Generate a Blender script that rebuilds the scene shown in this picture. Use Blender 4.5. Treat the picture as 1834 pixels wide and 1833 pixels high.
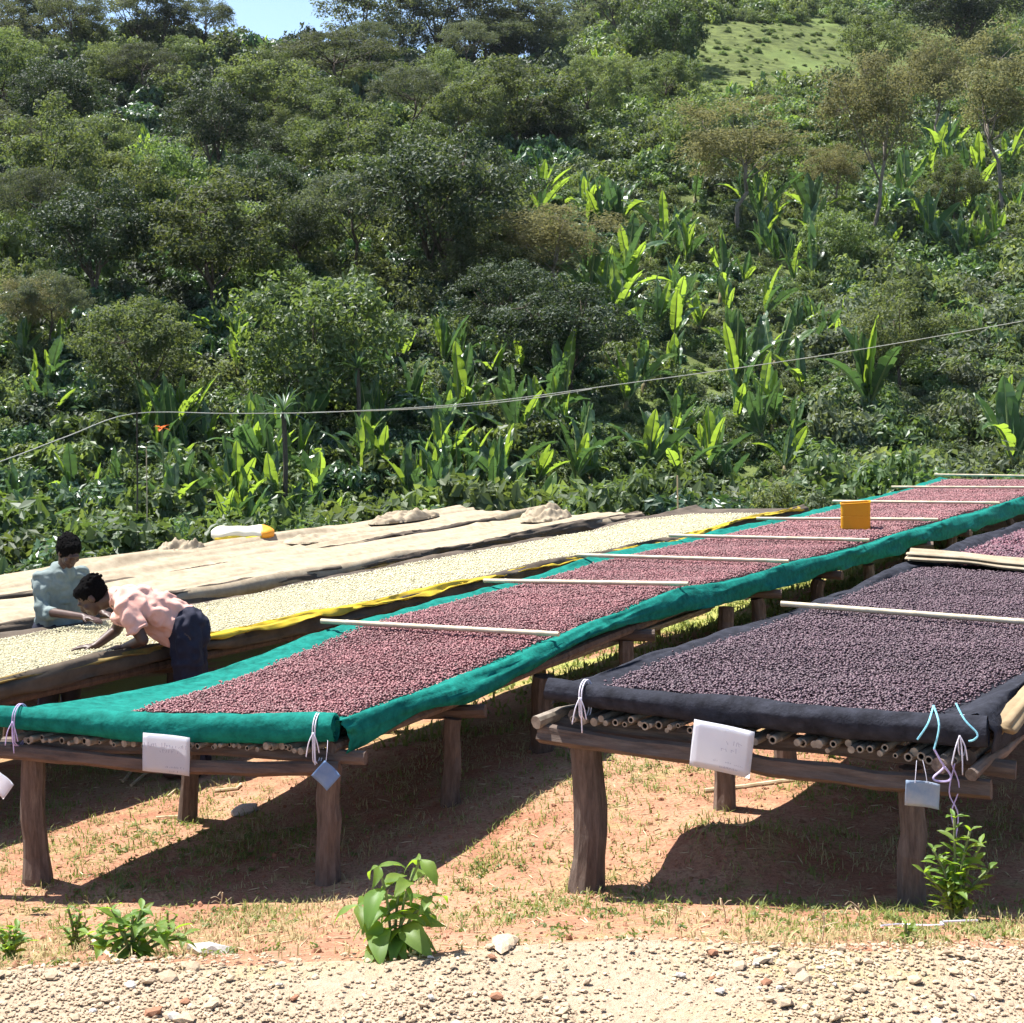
import bpy, bmesh, math, random
import numpy as np
from mathutils import Vector, Matrix, Euler

# ------------------------------------------------------------------ camera, light, exposure
scene = bpy.context.scene
for o in list(bpy.data.objects):
    bpy.data.objects.remove(o)
C = scene.collection
R = math.radians

CAM_Z, FPX, CX, HY = 2.75, 2700.0, 917.0, 640.0       # eye height, focal length / optical axis / horizon in photo pixels
cam_d = bpy.data.cameras.new("camera")
cam = bpy.data.objects.new("camera", cam_d)
C.objects.link(cam)
cam.location = (0, 0, CAM_Z)
cam.rotation_euler = (R(90), 0, 0)
cam_d.sensor_width = 36.0
cam_d.sensor_fit = 'HORIZONTAL'
cam_d.lens = 36.0 * FPX / 1834.0
cam_d.shift_y = -(916.5 - HY) / 1834.0
cam_d.clip_start = 0.05
cam_d.clip_end = 5000
scene.camera = cam

SUN_TO = Vector((-0.42, 0.26, 1.0)).normalized()      # towards the sun
SUN_EL = math.asin(SUN_TO.z)
SUN_AZ = math.atan2(SUN_TO.x, SUN_TO.y)               # clockwise from +Y

world = bpy.data.worlds.new("World")
scene.world = world
world.use_nodes = True
wn = world.node_tree
wn.nodes.clear()
w_out = wn.nodes.new("ShaderNodeOutputWorld")
w_bg = wn.nodes.new("ShaderNodeBackground")
w_sky = wn.nodes.new("ShaderNodeTexSky")
w_sky.sky_type = 'NISHITA'
w_sky.sun_disc = False
w_sky.sun_elevation = SUN_EL
w_sky.sun_rotation = SUN_AZ
w_sky.altitude = 1800
w_sky.air_density = 1.0
w_sky.dust_density = 2.0
w_bg.inputs["Strength"].default_value = 0.10
wn.links.new(w_sky.outputs[0], w_bg.inputs[0])
wn.links.new(w_bg.outputs[0], w_out.inputs[0])

sun_d = bpy.data.lights.new("sun", 'SUN')
sun_d.energy = 5.0
sun_d.angle = R(0.53)
sun_d.color = (1.0, 0.975, 0.93)
sun = bpy.data.objects.new("sun", sun_d)
C.objects.link(sun)
sun.location = (0, 0, 60)
sun.rotation_euler = SUN_TO.to_track_quat('Z', 'Y').to_euler()

vs = scene.view_settings
vs.view_transform = 'Standard'
vs.look = 'None'
vs.exposure = 1.35
vs.gamma = 1.0
vs.use_curve_mapping = False

scene.render.engine = 'CYCLES'
cy = scene.cycles
cy.max_bounces = 5
cy.diffuse_bounces = 2
cy.glossy_bounces = 2
cy.transmission_bounces = 3
cy.transparent_max_bounces = 6
cy.volume_bounces = 0
cy.caustics_reflective = False
cy.caustics_refractive = False
cy.use_denoising = True
cy.use_adaptive_sampling = True
cy.adaptive_threshold = 0.02

HAZE = 0.00007
rng = np.random.default_rng(11)
random.seed(11)


def pt(px, py, d):
    """A point d metres ahead that the photograph shows at pixel (px, py)."""
    return Vector(((px - CX) / FPX * d, d, CAM_Z - (py - HY) / FPX * d))


def to_px(x, y, z):
    return CX + FPX * x / y, HY + FPX * (CAM_Z - z) / y


# ------------------------------------------------------------------ mesh helpers
def mesh_np(name, V, F, mat=None, smooth=False):
    V = np.asarray(V, dtype=np.float32).reshape(-1, 3)
    F = np.asarray(F, dtype=np.int32)
    n, k = F.shape
    me = bpy.data.meshes.new(name)
    me.vertices.add(len(V))
    me.vertices.foreach_set("co", V.ravel())
    me.loops.add(n * k)
    me.loops.foreach_set("vertex_index", F.ravel())
    me.polygons.add(n)
    me.polygons.foreach_set("loop_start", np.arange(0, n * k, k, dtype=np.int32))
    me.polygons.foreach_set("use_smooth", np.full(n, bool(smooth)))
    me.update(calc_edges=True)
    if mat is not None:
        for m in (mat if isinstance(mat, (list, tuple)) else [mat]):
            me.materials.append(m)
    return me


def link(name, me, parent=None, loc=None, rot=None, scl=None):
    o = bpy.data.objects.new(name, me)
    C.objects.link(o)
    if parent is not None:
        o.parent = parent
    if loc is not None:
        o.location = loc
    if rot is not None:
        o.rotation_euler = rot
    if scl is not None:
        o.scale = (scl,) * 3 if isinstance(scl, (int, float)) else scl
    return o


def tag(o, label=None, cat=None, group=None, kind=None):
    if label: o["label"] = label
    if cat: o["category"] = cat
    if group: o["group"] = group
    if kind: o["kind"] = kind
    return o


def thing(name, label, cat, loc=(0, 0, 0), rz=0.0, group=None):
    o = bpy.data.objects.new(name, None)
    o.empty_display_size = 0.1
    C.objects.link(o)
    o.location = loc
    o.rotation_euler = (0, 0, rz)
    return tag(o, label, cat, group)


class MB:
    """Collects vertices and faces of mixed size for one mesh."""
    def __init__(s):
        s.V, s.F, s.M = [], [], []

    def add(s, V, F, m=0):
        b = len(s.V)
        s.V.extend([tuple(map(float, v)) for v in V])
        s.F.extend([tuple(int(i) + b for i in f) for f in F])
        s.M.extend([m] * len(F))
        return s

    def mesh(s, name, mats, smooth=False):
        me = bpy.data.meshes.new(name)
        me.from_pydata(s.V, [], s.F)
        for m in (mats if isinstance(mats, (list, tuple)) else [mats]):
            me.materials.append(m)
        me.polygons.foreach_set("material_index", s.M)
        me.polygons.foreach_set("use_smooth", [smooth] * len(s.F))
        me.update()
        return me

    def build(s, name, mats, parent=None, smooth=False, **k):
        return link(name, s.mesh(name, mats, smooth), parent, **k)


def frames(P):
    """Parallel-transport frames along a polyline."""
    P = np.asarray(P, float)
    T = np.gradient(P, axis=0)
    T /= np.linalg.norm(T, axis=1)[:, None] + 1e-9
    a = np.array([0, 0, 1.0]) if abs(T[0, 2]) < 0.9 else np.array([1.0, 0, 0])
    N = np.zeros_like(P)
    n = np.cross(T[0], a); n /= np.linalg.norm(n)
    for i in range(len(P)):
        n = n - T[i] * np.dot(n, T[i]); n /= np.linalg.norm(n) + 1e-9
        N[i] = n
    return T, N, np.cross(T, N)


def tube(P, r, n=8, caps=True, wob=0.0, rs=None, squash=1.0):
    """Tube along the polyline P with radius r (number or one per point); wob roughens it."""
    P = np.asarray(P, float)
    m = len(P)
    r = np.full(m, float(r)) if np.isscalar(r) else np.asarray(r, float)
    T, N, B = frames(P)
    a = np.linspace(0, 2 * math.pi, n, endpoint=False)
    rs = rs if rs is not None else rng
    ang = 1 + wob * rs.normal(size=n)[None, :] * 0.7 + wob * rs.normal(size=(m, n)) * 0.5
    V = P[:, None, :] + (r[:, None] * ang)[:, :, None] * (np.cos(a)[None, :, None] * N[:, None, :] + squash * np.sin(a)[None, :, None] * B[:, None, :])
    V = V.reshape(-1, 3)
    F = []
    for i in range(m - 1):
        for j in range(n):
            k = (j + 1) % n
            F.append((i * n + j, i * n + k, (i + 1) * n + k, (i + 1) * n + j))
    if caps:
        F.append(tuple(range(n - 1, -1, -1)))
        F.append(tuple(range((m - 1) * n, m * n)))
    return V, F


def box(c, s, rz=0.0):
    x, y, z = (np.array(s) / 2)
    V = np.array([(-x, -y, -z), (x, -y, -z), (x, y, -z), (-x, y, -z), (-x, -y, z), (x, -y, z), (x, y, z), (-x, y, z)])
    ca, sa = math.cos(rz), math.sin(rz)
    V = V @ np.array([[ca, sa, 0], [-sa, ca, 0], [0, 0, 1]]) + np.array(c)
    return V, [(0, 3, 2, 1), (4, 5, 6, 7), (0, 1, 5, 4), (1, 2, 6, 5), (2, 3, 7, 6), (3, 0, 4, 7)]


def sines(x, y, seed=0, f=1.0, n=7):
    """Smooth pseudo-random relief, about -1..1."""
    r = np.random.default_rng(seed)
    z = 0
    for i in range(n):
        a = r.uniform(0, 6.28); k = f * (0.6 + 0.35 * i); p = r.uniform(0, 6.28)
        z = z + np.sin(k * (x * math.cos(a) + y * math.sin(a)) + p) / (1 + 0.5 * i)
    return z / 2.4


def sstep(a, b, x):
    t = np.clip((x - a) / (b - a), 0, 1)
    return t * t * (3 - 2 * t)


# ------------------------------------------------------------------ materials
def new_mat(name):
    m = bpy.data.materials.new(name)
    m.use_nodes = True
    nt = m.node_tree
    nt.nodes.clear()
    out = nt.nodes.new("ShaderNodeOutputMaterial")
    return m, nt, out


def nd(nt, kind, **kw):
    n = nt.nodes.new(kind)
    for k, v in kw.items():
        if k.startswith("i_"):
            key = k[2:]
            n.inputs[int(key) if key.isdigit() else key.replace("_", " ")].default_value = v
        else:
            setattr(n, k, v)
    return n


def c4(c):
    return (c[0], c[1], c[2], 1.0)


def mixc(nt, fac, a, b, blend='MIX'):
    """RGB mix; a, b are colours or sockets, fac a number or socket."""
    n = nt.nodes.new("ShaderNodeMix")
    n.data_type = 'RGBA'
    n.blend_type = blend
    for sock, v in ((n.inputs[0], fac), (n.inputs[6], a), (n.inputs[7], b)):
        if hasattr(v, "links") or hasattr(v, "is_linked"):
            nt.links.new(v, sock)
        elif isinstance(v, (int, float)):
            sock.default_value = v
        else:
            sock.default_value = c4(v)
    return n.outputs[2]


def noise(nt, scale, detail=4, rough=0.6, coord=None, vec_scale=None):
    n = nd(nt, "ShaderNodeTexNoise")
    n.inputs["Scale"].default_value = scale
    n.inputs["Detail"].default_value = detail
    n.inputs["Roughness"].default_value = rough
    if coord is not None:
        if vec_scale is not None:
            mp = nd(nt, "ShaderNodeMapping")
            mp.inputs["Scale"].default_value = vec_scale
            nt.links.new(coord, mp.inputs[0])
            coord = mp.outputs[0]
        nt.links.new(coord, n.inputs["Vector"])
    return n.outputs["Fac"]


def ramp(nt, fac, stops):
    n = nd(nt, "ShaderNodeValToRGB")
    e = n.color_ramp.elements
    while len(e) < len(stops):
        e.new(0.5)
    for el, (p, c) in zip(e, stops):
        el.position = p
        el.color = c4(c) if not isinstance(c, (int, float)) else (c, c, c, 1)
    nt.links.new(fac, n.inputs[0])
    return n.outputs[0]


def bump(nt, height, strength=0.4, dist=0.01):
    b = nd(nt, "ShaderNodeBump")
    b.inputs["Strength"].default_value = strength
    b.inputs["Distance"].default_value = dist
    nt.links.new(height, b.inputs["Height"])
    return b.outputs[0]


def simple(name, c1, c2, scale=20.0, rough=0.8, spec=0.3, bmp=0.3, bdist=0.005, vec=None, trans=0.0, sheen=0.0, coord='Object', island=0.0):
    """Two-tone noisy surface with fine relief; trans lets light through thin cloth or leaves."""
    m, nt, out = new_mat(name)
    tc = nd(nt, "ShaderNodeTexCoord").outputs[coord]
    f = noise(nt, scale, 5, 0.65, tc, vec)
    col = mixc(nt, ramp(nt, f, [(0.32, 0.0), (0.68, 1.0)]), c1, c2)
    if island:
        g = nd(nt, "ShaderNodeNewGeometry")
        v = ramp(nt, g.outputs["Random Per Island"], [(0, 1 - island), (1, 1 + island)])
        col = mixc(nt, 1.0, col, v, 'MULTIPLY')
    p = nd(nt, "ShaderNodeBsdfPrincipled")
    nt.links.new(col, p.inputs["Base Color"])
    p.inputs["Roughness"].default_value = rough
    p.inputs["Specular IOR Level"].default_value = spec
    if bmp:
        nt.links.new(bump(nt, noise(nt, scale * 3.1, 4, 0.6, tc, vec), bmp, bdist), p.inputs["Normal"])
    sh = p.outputs[0]
    if trans:
        t = nd(nt, "ShaderNodeBsdfTranslucent")
        nt.links.new(col, t.inputs[0])
        mx = nd(nt, "ShaderNodeMixShader")
        mx.inputs[0].default_value = trans
        nt.links.new(sh, mx.inputs[1]); nt.links.new(t.outputs[0], mx.inputs[2])
        sh = mx.outputs[0]
    nt.links.new(sh, out.inputs[0])
    return m


def cherry_mat(name, c1, c2, dry, rough=.5):
    """Drying fruit: colour differs from cherry to cherry and in drifts across the bed."""
    m, nt, out = new_mat(name)
    g = nd(nt, "ShaderNodeNewGeometry")
    rnd = g.outputs["Random Per Island"]
    col = mixc(nt, rnd, c1, c2)
    mul = nd(nt, "ShaderNodeMath", operation='MULTIPLY', i_1=9.73); nt.links.new(rnd, mul.inputs[0])
    fr = nd(nt, "ShaderNodeMath", operation='FRACT'); nt.links.new(mul.outputs[0], fr.inputs[0])
    col = mixc(nt, ramp(nt, fr.outputs[0], [(0.80, 0.0), (0.92, 0.9)]), col, dry)
    col = mixc(nt, ramp(nt, noise(nt, 2.2, 4, 0.6, g.outputs["Position"]), [(0.42, 0.0), (0.66, 0.55)]), col, dry)
    p = nd(nt, "ShaderNodeBsdfPrincipled")
    nt.links.new(col, p.inputs["Base Color"])
    p.inputs["Roughness"].default_value = rough
    p.inputs["Specular IOR Level"].default_value = 0.45
    nt.links.new(p.outputs[0], out.inputs[0])
    return m


def leaf_mat(name, ca, cb, tcol=None, trans=0.35, rough=0.45, spec=0.4, vary=0.35, patch=None):
    """Leaf: colour varies leaf by leaf, plant by plant; part of the light goes through."""
    m, nt, out = new_mat(name)
    g = nd(nt, "ShaderNodeNewGeometry")
    oi = nd(nt, "ShaderNodeObjectInfo")
    col = mixc(nt, g.outputs["Random Per Island"], ca, cb)
    hs = nd(nt, "ShaderNodeHueSaturation")
    nt.links.new(col, hs.inputs["Color"])
    v = nd(nt, "ShaderNodeMapRange", i_3=1 - vary, i_4=1 + vary)
    nt.links.new(oi.outputs["Random"], v.inputs[0])
    nt.links.new(v.outputs[0], hs.inputs["Value"])
    mul = nd(nt, "ShaderNodeMath", operation='MULTIPLY', i_1=7.31)
    nt.links.new(oi.outputs["Random"], mul.inputs[0])
    fr = nd(nt, "ShaderNodeMath", operation='FRACT')
    nt.links.new(mul.outputs[0], fr.inputs[0])
    h = nd(nt, "ShaderNodeMapRange", i_3=0.482, i_4=0.512)
    nt.links.new(fr.outputs[0], h.inputs[0])
    nt.links.new(h.outputs[0], hs.inputs["Hue"])
    col = hs.outputs[0]
    if patch is not None:
        col = mixc(nt, ramp(nt, noise(nt, 0.07, 2, 0.5, g.outputs["Position"]), [(0.45, 0.0), (0.62, 0.7)]), col, patch)
    p = nd(nt, "ShaderNodeBsdfPrincipled")
    nt.links.new(col, p.inputs["Base Color"])
    p.inputs["Roughness"].default_value = rough
    p.inputs["Specular IOR Level"].default_value = spec
    t = nd(nt, "ShaderNodeBsdfTranslucent")
    if tcol is None:
        tc = mixc(nt, 1.0, col, (1.4, 1.4, 0.62), 'MULTIPLY')
    else:
        tc = mixc(nt, 0.75, col, tcol)
    nt.links.new(tc, t.inputs[0])
    mx = nd(nt, "ShaderNodeMixShader")
    mx.inputs[0].default_value = trans
    nt.links.new(p.outputs[0], mx.inputs[1]); nt.links.new(t.outputs[0], mx.inputs[2])
    nt.links.new(mx.outputs[0], out.inputs[0])
    return m


def wood_mat(name, dark, light, scale=9.0):
    m, nt, out = new_mat(name)
    tc = nd(nt, "ShaderNodeTexCoord").outputs['Object']
    oi = nd(nt, "ShaderNodeObjectInfo")
    f = noise(nt, scale, 6, 0.7, tc, (3.5, 3.5, 0.55))
    f2 = noise(nt, 3.0, 4, 0.6, tc)
    col = mixc(nt, ramp(nt, f, [(0.3, 0.0), (0.7, 1.0)]), dark, light)
    col = mixc(nt, ramp(nt, f2, [(0.45, 0.0), (0.7, 0.55)]), col, (0.15, 0.085, 0.055))
    hs = nd(nt, "ShaderNodeHueSaturation")
    nt.links.new(col, hs.inputs["Color"])
    v = nd(nt, "ShaderNodeMapRange", i_3=0.75, i_4=1.25)
    nt.links.new(oi.outputs["Random"], v.inputs[0]); nt.links.new(v.outputs[0], hs.inputs["Value"])
    p = nd(nt, "ShaderNodeBsdfPrincipled")
    nt.links.new(hs.outputs[0], p.inputs["Base Color"])
    p.inputs["Roughness"].default_value = 0.85
    p.inputs["Specular IOR Level"].default_value = 0.2
    nt.links.new(bump(nt, f, 0.8, 0.012), p.inputs["Normal"])
    nt.links.new(p.outputs[0], out.inputs[0])
    return m


M = {}
M["wood"] = wood_mat("weathered_wood", (0.06, 0.042, 0.034), (0.20, 0.15, 0.12))
M["wood_dark"] = wood_mat("dark_wood", (0.05, 0.033, 0.026), (0.15, 0.10, 0.075))
M["bamboo"] = simple("old_bamboo", (0.13, 0.10, 0.075), (0.36, 0.30, 0.23), 14, 0.6, 0.35, 0.2, vec=(1, 1, 1))
M["bamboo_pale"] = simple("pale_bamboo", (0.44, 0.36, 0.23), (0.62, 0.53, 0.38), 7, 0.5, 0.4, 0.15)
M["hole"] = simple("bamboo_hollow", (0.03, 0.022, 0.016), (0.06, 0.045, 0.03), 20, 0.9)
M["green_net"] = simple("green_netting", (0.004, 0.120, 0.094), (0.012, 0.240, 0.190), 16, 0.85, 0.12, 0.8, 0.006, trans=0.22)
M["black_net"] = simple("black_netting", (0.013, 0.013, 0.017), (0.034, 0.035, 0.046), 14, 0.9, 0.12, 0.9, 0.006)
M["burlap"] = simple("tan_sacking", (0.24, 0.17, 0.10), (0.36, 0.27, 0.16), 5, 0.9, 0.1, 0.5, 0.006, trans=0.1)
M["burlap_pale"] = simple("pale_sacking", (0.27, 0.21, 0.14), (0.39, 0.32, 0.225), 8, 0.9, 0.1, 0.5, 0.006)
M["brown_cloth"] = simple("brown_netting", (0.055, 0.042, 0.032), (0.125, 0.095, 0.068), 4, 0.85, 0.2, 0.5, 0.006)
M["yellow"] = simple("yellow_tarp", (0.40, 0.27, 0.02), (0.74, 0.54, 0.03), 4, 0.5, 0.4, 0.4, 0.006, trans=0.2)
M["ochre"] = simple("ochre_edging", (0.13, 0.09, 0.03), (0.30, 0.20, 0.05), 5, 0.7, 0.3, 0.4, 0.006)
M["cherry"] = cherry_mat("drying_cherry", (0.17, 0.052, 0.058), (0.38, 0.165, 0.160), (0.15, 0.075, 0.070))
M["cherry_dark"] = cherry_mat("dried_cherry", (0.054, 0.026, 0.036), (0.165, 0.098, 0.112), (0.080, 0.050, 0.058))
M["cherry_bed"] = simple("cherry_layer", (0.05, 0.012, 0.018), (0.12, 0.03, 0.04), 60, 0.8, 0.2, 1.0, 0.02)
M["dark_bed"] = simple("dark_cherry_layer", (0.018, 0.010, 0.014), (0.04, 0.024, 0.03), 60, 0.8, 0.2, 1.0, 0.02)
M["parch"] = simple("parchment_grain", (0.55, 0.50, 0.33), (0.72, 0.665, 0.47), 500, 0.7, 0.2, 0, island=0.25)
M["parch_bed"] = simple("parchment_layer", (0.50, 0.44, 0.28), (0.66, 0.60, 0.41), 55, 0.85, 0.15, 1.0, 0.02)
M["string"] = simple("pale_string", (0.62, 0.58, 0.66), (0.78, 0.74, 0.82), 60, 0.8)
M["string_lilac"] = simple("lilac_string", (0.42, 0.32, 0.55), (0.60, 0.50, 0.72), 60, 0.8)
M["string_blue"] = simple("blue_string", (0.16, 0.45, 0.56), (0.30, 0.62, 0.72), 60, 0.8)
M["paper"] = simple("white_paper", (0.84, 0.84, 0.90), (0.88, 0.88, 0.92), 6, 0.7, 0.3, 0.1, trans=0.6)
M["ink"] = simple("faded_ink", (0.50, 0.49, 0.58), (0.58, 0.57, 0.66), 6, 0.8)
M["ink_dark"] = simple("small_print_ink", (0.30, 0.30, 0.40), (0.36, 0.36, 0.46), 6, 0.8)
M["tag_blue"] = simple("blue_card", (0.10, 0.19, 0.38), (0.20, 0.30, 0.46), 9, 0.6, 0.4, 0.1, trans=0.15)
M["tag_grey"] = simple("pale_blue_card", (0.16, 0.24, 0.36), (0.40, 0.42, 0.45), 6, 0.6, 0.4, 0.1, trans=0.15)
M["jerry"] = simple("yellow_plastic", (0.74, 0.36, 0.006), (0.80, 0.42, 0.012), 3, 0.38, 0.5, 0.05, trans=0.3)
M["sack"] = simple("cream_sack", (0.76, 0.70, 0.52), (0.80, 0.76, 0.62), 5, 0.7, 0.3, 0.3)
M["sack_yellow"] = simple("yellow_sack", (0.78, 0.55, 0.03), (0.80, 0.62, 0.06), 5, 0.5, 0.4, 0.3)
M["sack_orange"] = simple("orange_sack", (0.76, 0.26, 0.012), (0.80, 0.34, 0.02), 5, 0.5, 0.4, 0.3)
M["skin"] = simple("brown_skin", (0.060, 0.030, 0.021), (0.085, 0.044, 0.030), 8, 0.5, 0.4, 0.05)
M["hair"] = simple("black_hair", (0.003, 0.003, 0.003), (0.011, 0.009, 0.009), 120, 0.95, 0.08, 1.0, 0.02)
M["shirt_pink"] = simple("salmon_shirt", (0.72, 0.37, 0.29), (0.78, 0.46, 0.38), 9, 0.85, 0.15, 0.3, 0.008, trans=0.08)
M["shirt_grey"] = simple("grey_green_shirt", (0.15, 0.185, 0.175), (0.22, 0.26, 0.25), 9, 0.85, 0.15, 0.3, 0.008)
M["trousers"] = simple("navy_trousers", (0.014, 0.014, 0.026), (0.030, 0.030, 0.048), 7, 0.85, 0.2, 0.4, 0.008)
M["stone"] = simple("pale_gravel", (0.33, 0.24, 0.155), (0.47, 0.36, 0.25), 9, 0.9, 0.1, 0.4, island=0.18)
M["stone_red"] = simple("red_stone", (0.22, 0.10, 0.055), (0.34, 0.17, 0.10), 9, 0.85, 0.2, 0.4)
M["stone_grey"] = simple("grey_stone", (0.42, 0.38, 0.33), (0.58, 0.54, 0.48), 9, 0.8, 0.2, 0.4)
M["cable"] = simple("pale_cable", (0.42, 0.40, 0.33), (0.52, 0.50, 0.42), 4, 0.7)
M["straw"] = simple("dry_stick", (0.40, 0.29, 0.17), (0.60, 0.47, 0.30), 12, 0.85, island=0.3)
M["bark"] = simple("grey_bark", (0.045, 0.035, 0.027), (0.13, 0.10, 0.075), 6, 0.9, 0.15, 0.7, 0.03, vec=(1, 1, 0.25))
M["bark_pale"] = simple("pale_bark", (0.14, 0.115, 0.09), (0.26, 0.22, 0.18), 6, 0.9, 0.15, 0.6, 0.03, vec=(1, 1, 0.25))
M["lf_olive"] = leaf_mat("olive_leaves", (0.086, 0.122, 0.056), (0.160, 0.192, 0.094), trans=0.46, rough=0.6, spec=0.22)
M["lf_dark"] = leaf_mat("dark_leaves", (0.030, 0.048, 0.025), (0.066, 0.086, 0.046), trans=0.32, rough=0.55, spec=0.25)
M["lf_bright"] = leaf_mat("bright_leaves", (0.080, 0.125, 0.044), (0.145, 0.195, 0.080), trans=0.44, rough=0.5, spec=0.35)
M["lf_feather"] = leaf_mat("yellow_brown_leaves", (0.140, 0.142, 0.058), (0.205, 0.200, 0.088), tcol=(0.24, 0.225, 0.080), trans=0.44, rough=0.65, spec=0.15, vary=0.2)
M["lf_sky"] = leaf_mat("grey_green_leaves", (0.072, 0.090, 0.062), (0.128, 0.144, 0.100), trans=0.42, rough=0.6, spec=0.2)
M["lf_shrub"] = leaf_mat("shrub_leaves", (0.068, 0.124, 0.046), (0.132, 0.192, 0.078), trans=0.42, rough=0.45, spec=0.4, patch=(0.100, 0.120, 0.050))
M["lf_gloss"] = leaf_mat("glossy_leaves", (0.042, 0.094, 0.042), (0.090, 0.150, 0.072), trans=0.34, rough=0.36, spec=0.5)
M["lf_tangle"] = leaf_mat("thicket_leaves", (0.082, 0.108, 0.060), (0.165, 0.190, 0.115), trans=0.4, rough=0.55, spec=0.3)
M["lf_herb"] = leaf_mat("herb_leaves", (0.105, 0.160, 0.044), (0.175, 0.235, 0.072), trans=0.42, rough=0.5)
M["enset"] = leaf_mat("enset_leaf_backlit", (0.055, 0.115, 0.026), (0.085, 0.160, 0.038), tcol=(0.42, 0.60, 0.05), trans=0.5, rough=0.36, spec=0.5, vary=0.35)  # lit copy of the leaf: backlit yellow-green put into its colours
M["enset_shaded"] = leaf_mat("enset_leaf_shaded", (0.050, 0.098, 0.040), (0.085, 0.145, 0.062), tcol=(0.13, 0.25, 0.05), trans=0.32, rough=0.34, spec=0.55, vary=0.35)  # shaded copy of the same leaf, coloured darker as if not backlit
M["enset_stem"] = simple("enset_stem", (0.10, 0.075, 0.035), (0.22, 0.20, 0.07), 6, 0.7, vec=(1, 1, 0.3))
M["weed"] = leaf_mat("weed_leaf", (0.10, 0.19, 0.035), (0.15, 0.25, 0.055), tcol=(0.42, 0.62, 0.03), trans=0.48, rough=0.5, spec=0.35, vary=0.2)
M["weed_stem"] = simple("weed_stem", (0.12, 0.16, 0.05), (0.20, 0.22, 0.09), 9, 0.7)
M["grass_dry"] = leaf_mat("dry_grass_blade", (0.30, 0.24, 0.11), (0.50, 0.42, 0.22), tcol=(0.5, 0.4, 0.2), trans=0.35, rough=0.7, spec=0.2, vary=0.0)
M["grass_green"] = leaf_mat("green_grass_blade", (0.13, 0.18, 0.045), (0.27, 0.30, 0.09), tcol=(0.36, 0.38, 0.09), trans=0.4, rough=0.6, spec=0.2, vary=0.0)
M["flower"] = simple("orange_petals", (0.80, 0.16, 0.03), (0.85, 0.24, 0.05), 5, 0.6, trans=0.3)

# ------------------------------------------------------------------ terrain
CP = np.array([
    (-2.9, 7.9, 0), (-0.95, 7.6, .03), (-2, 8.95, .02), (-.35, 8.5, .2), (.2, 9.5, .33), (.85, 10.7, .45), (1.9, 12.3, .5), (3.5, 15, .5),
    (5.5, 18, .5), (8, 22, .5), (.3, 7.05, .26), (1.75, 6.35, .38), (1.05, 8.27, .3), (1.7, 9, .33), (2.6, 7.5, .38), (3.3, 9, .4), (4.5, 11, .45),
    (6, 14, .5), (9, 18, .5), (-.8, 11, .05), (.3, 13, .05), (2, 15.5, .05), (3.6, 18, .1), (6, 22, .2),
    (-4, 8, -.1), (-3, 9.3, -.1), (-3.3, 11, -.12), (-1.5, 13, -.12), (0, 15.5, -.1), (1.5, 18, -.1), (3.3, 20, -.1),
    (-6, 11, -.22), (-4, 13, -.22), (-2, 16, -.22), (0, 19, -.22), (1.5, 21, -.3), (-8, 12.5, -.4), (-6, 15, -.4), (-4, 18, -.4), (-1.5, 21, -.5),
    (-6, 8, -.15), (-9, 9, -.4), (5, 7, .5), (8, 10, .6), (12, 22, .5)], float)
ROAD_Z = 0.75


def road_edge(x):
    return 5.03 + 0.05 * np.sin(x * 1.7 + 1) + 0.03 * np.sin(x * 4.3) + 0.05 * x


def terrain(x, y, fine=True):
    x = np.asarray(x, float); y = np.asarray(y, float)
    num = np.zeros_like(x * y); den = np.zeros_like(x * y)
    for cx, cy_, cz in CP:
        r2 = (x - cx) ** 2 + (y - cy_) ** 2
        w = np.exp(-r2 / (2 * 0.8 ** 2)) + 2e-3 / (1 + r2 * r2)
        num = num + w * cz; den = den + w
    z = num / den
    # a heap of loose soil under the near bed, a low bank between the two near beds
    z = z + 0.17 * np.exp(-(((x - 1.05) / .42) ** 2 + ((y - 7.3) / .38) ** 2)) + 0.05 * np.exp(-(((x - 0.4) / .5) ** 2 + ((y - 8.0) / .6) ** 2))
    if fine:
        z = z + 0.012 * sines(x, y, 3, 5.0) + 0.007 * sines(x, y, 4, 17.0) * np.clip((16 - y) / 4, 0, 1)
    e = road_edge(x)
    toe = 7.35 - 0.55 * sstep(-0.5, 1.5, x)
    k = np.clip((y - e - .02) / (toe - e - .02), 0, 1)
    k = 1 - (1 - k) ** 1.35
    z = ROAD_Z * (1 - k) + z * k
    # valley and hill behind
    t = y - (37 + .35 * np.clip(x, -30, 60))
    rt = x / np.maximum(y, 1)
    rise = sstep(-0.07, 0.12, rt)
    crest = 98 + 10 * sines(x, y * 0, 9, .05)
    tc = np.minimum(np.maximum(t, 0), crest)
    over = np.maximum(t - crest, 0)
    h = -1.7 + 0.297 * (tc ** 1.0) + over * (-0.08 * (1 - rise) + 0.42 * rise) + 0.02 * rise * np.maximum(t, 0)
    h = h + sstep(0, 25, t) * (0.9 * sines(x, y, 21, .11) + 0.35 * sines(x, y, 22, .4))
    g = sstep(22 + .3 * x, 35 + .35 * x, y)
    return z * (1 - g) + h * g


def tz(x, y):
    return float(terrain(np.array([x]), np.array([y]))[0])


def hit(px, py, y0=26.0, y1=420.0):
    """Where the line of sight through pixel (px, py) meets the hillside."""
    ys = np.arange(y0, y1, 0.25)
    xs = (px - CX) / FPX * ys
    zs = CAM_Z - (py - HY) / FPX * ys
    below = np.nonzero(terrain(xs, ys, False) >= zs)[0]
    i = below[0] if len(below) else int(np.argmax(((terrain(xs, ys, False) - CAM_Z) / ys)[ys < 170]))
    return float(xs[i]), float(ys[i]), float(terrain(xs[i:i + 1], ys[i:i + 1], False)[0])


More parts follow.
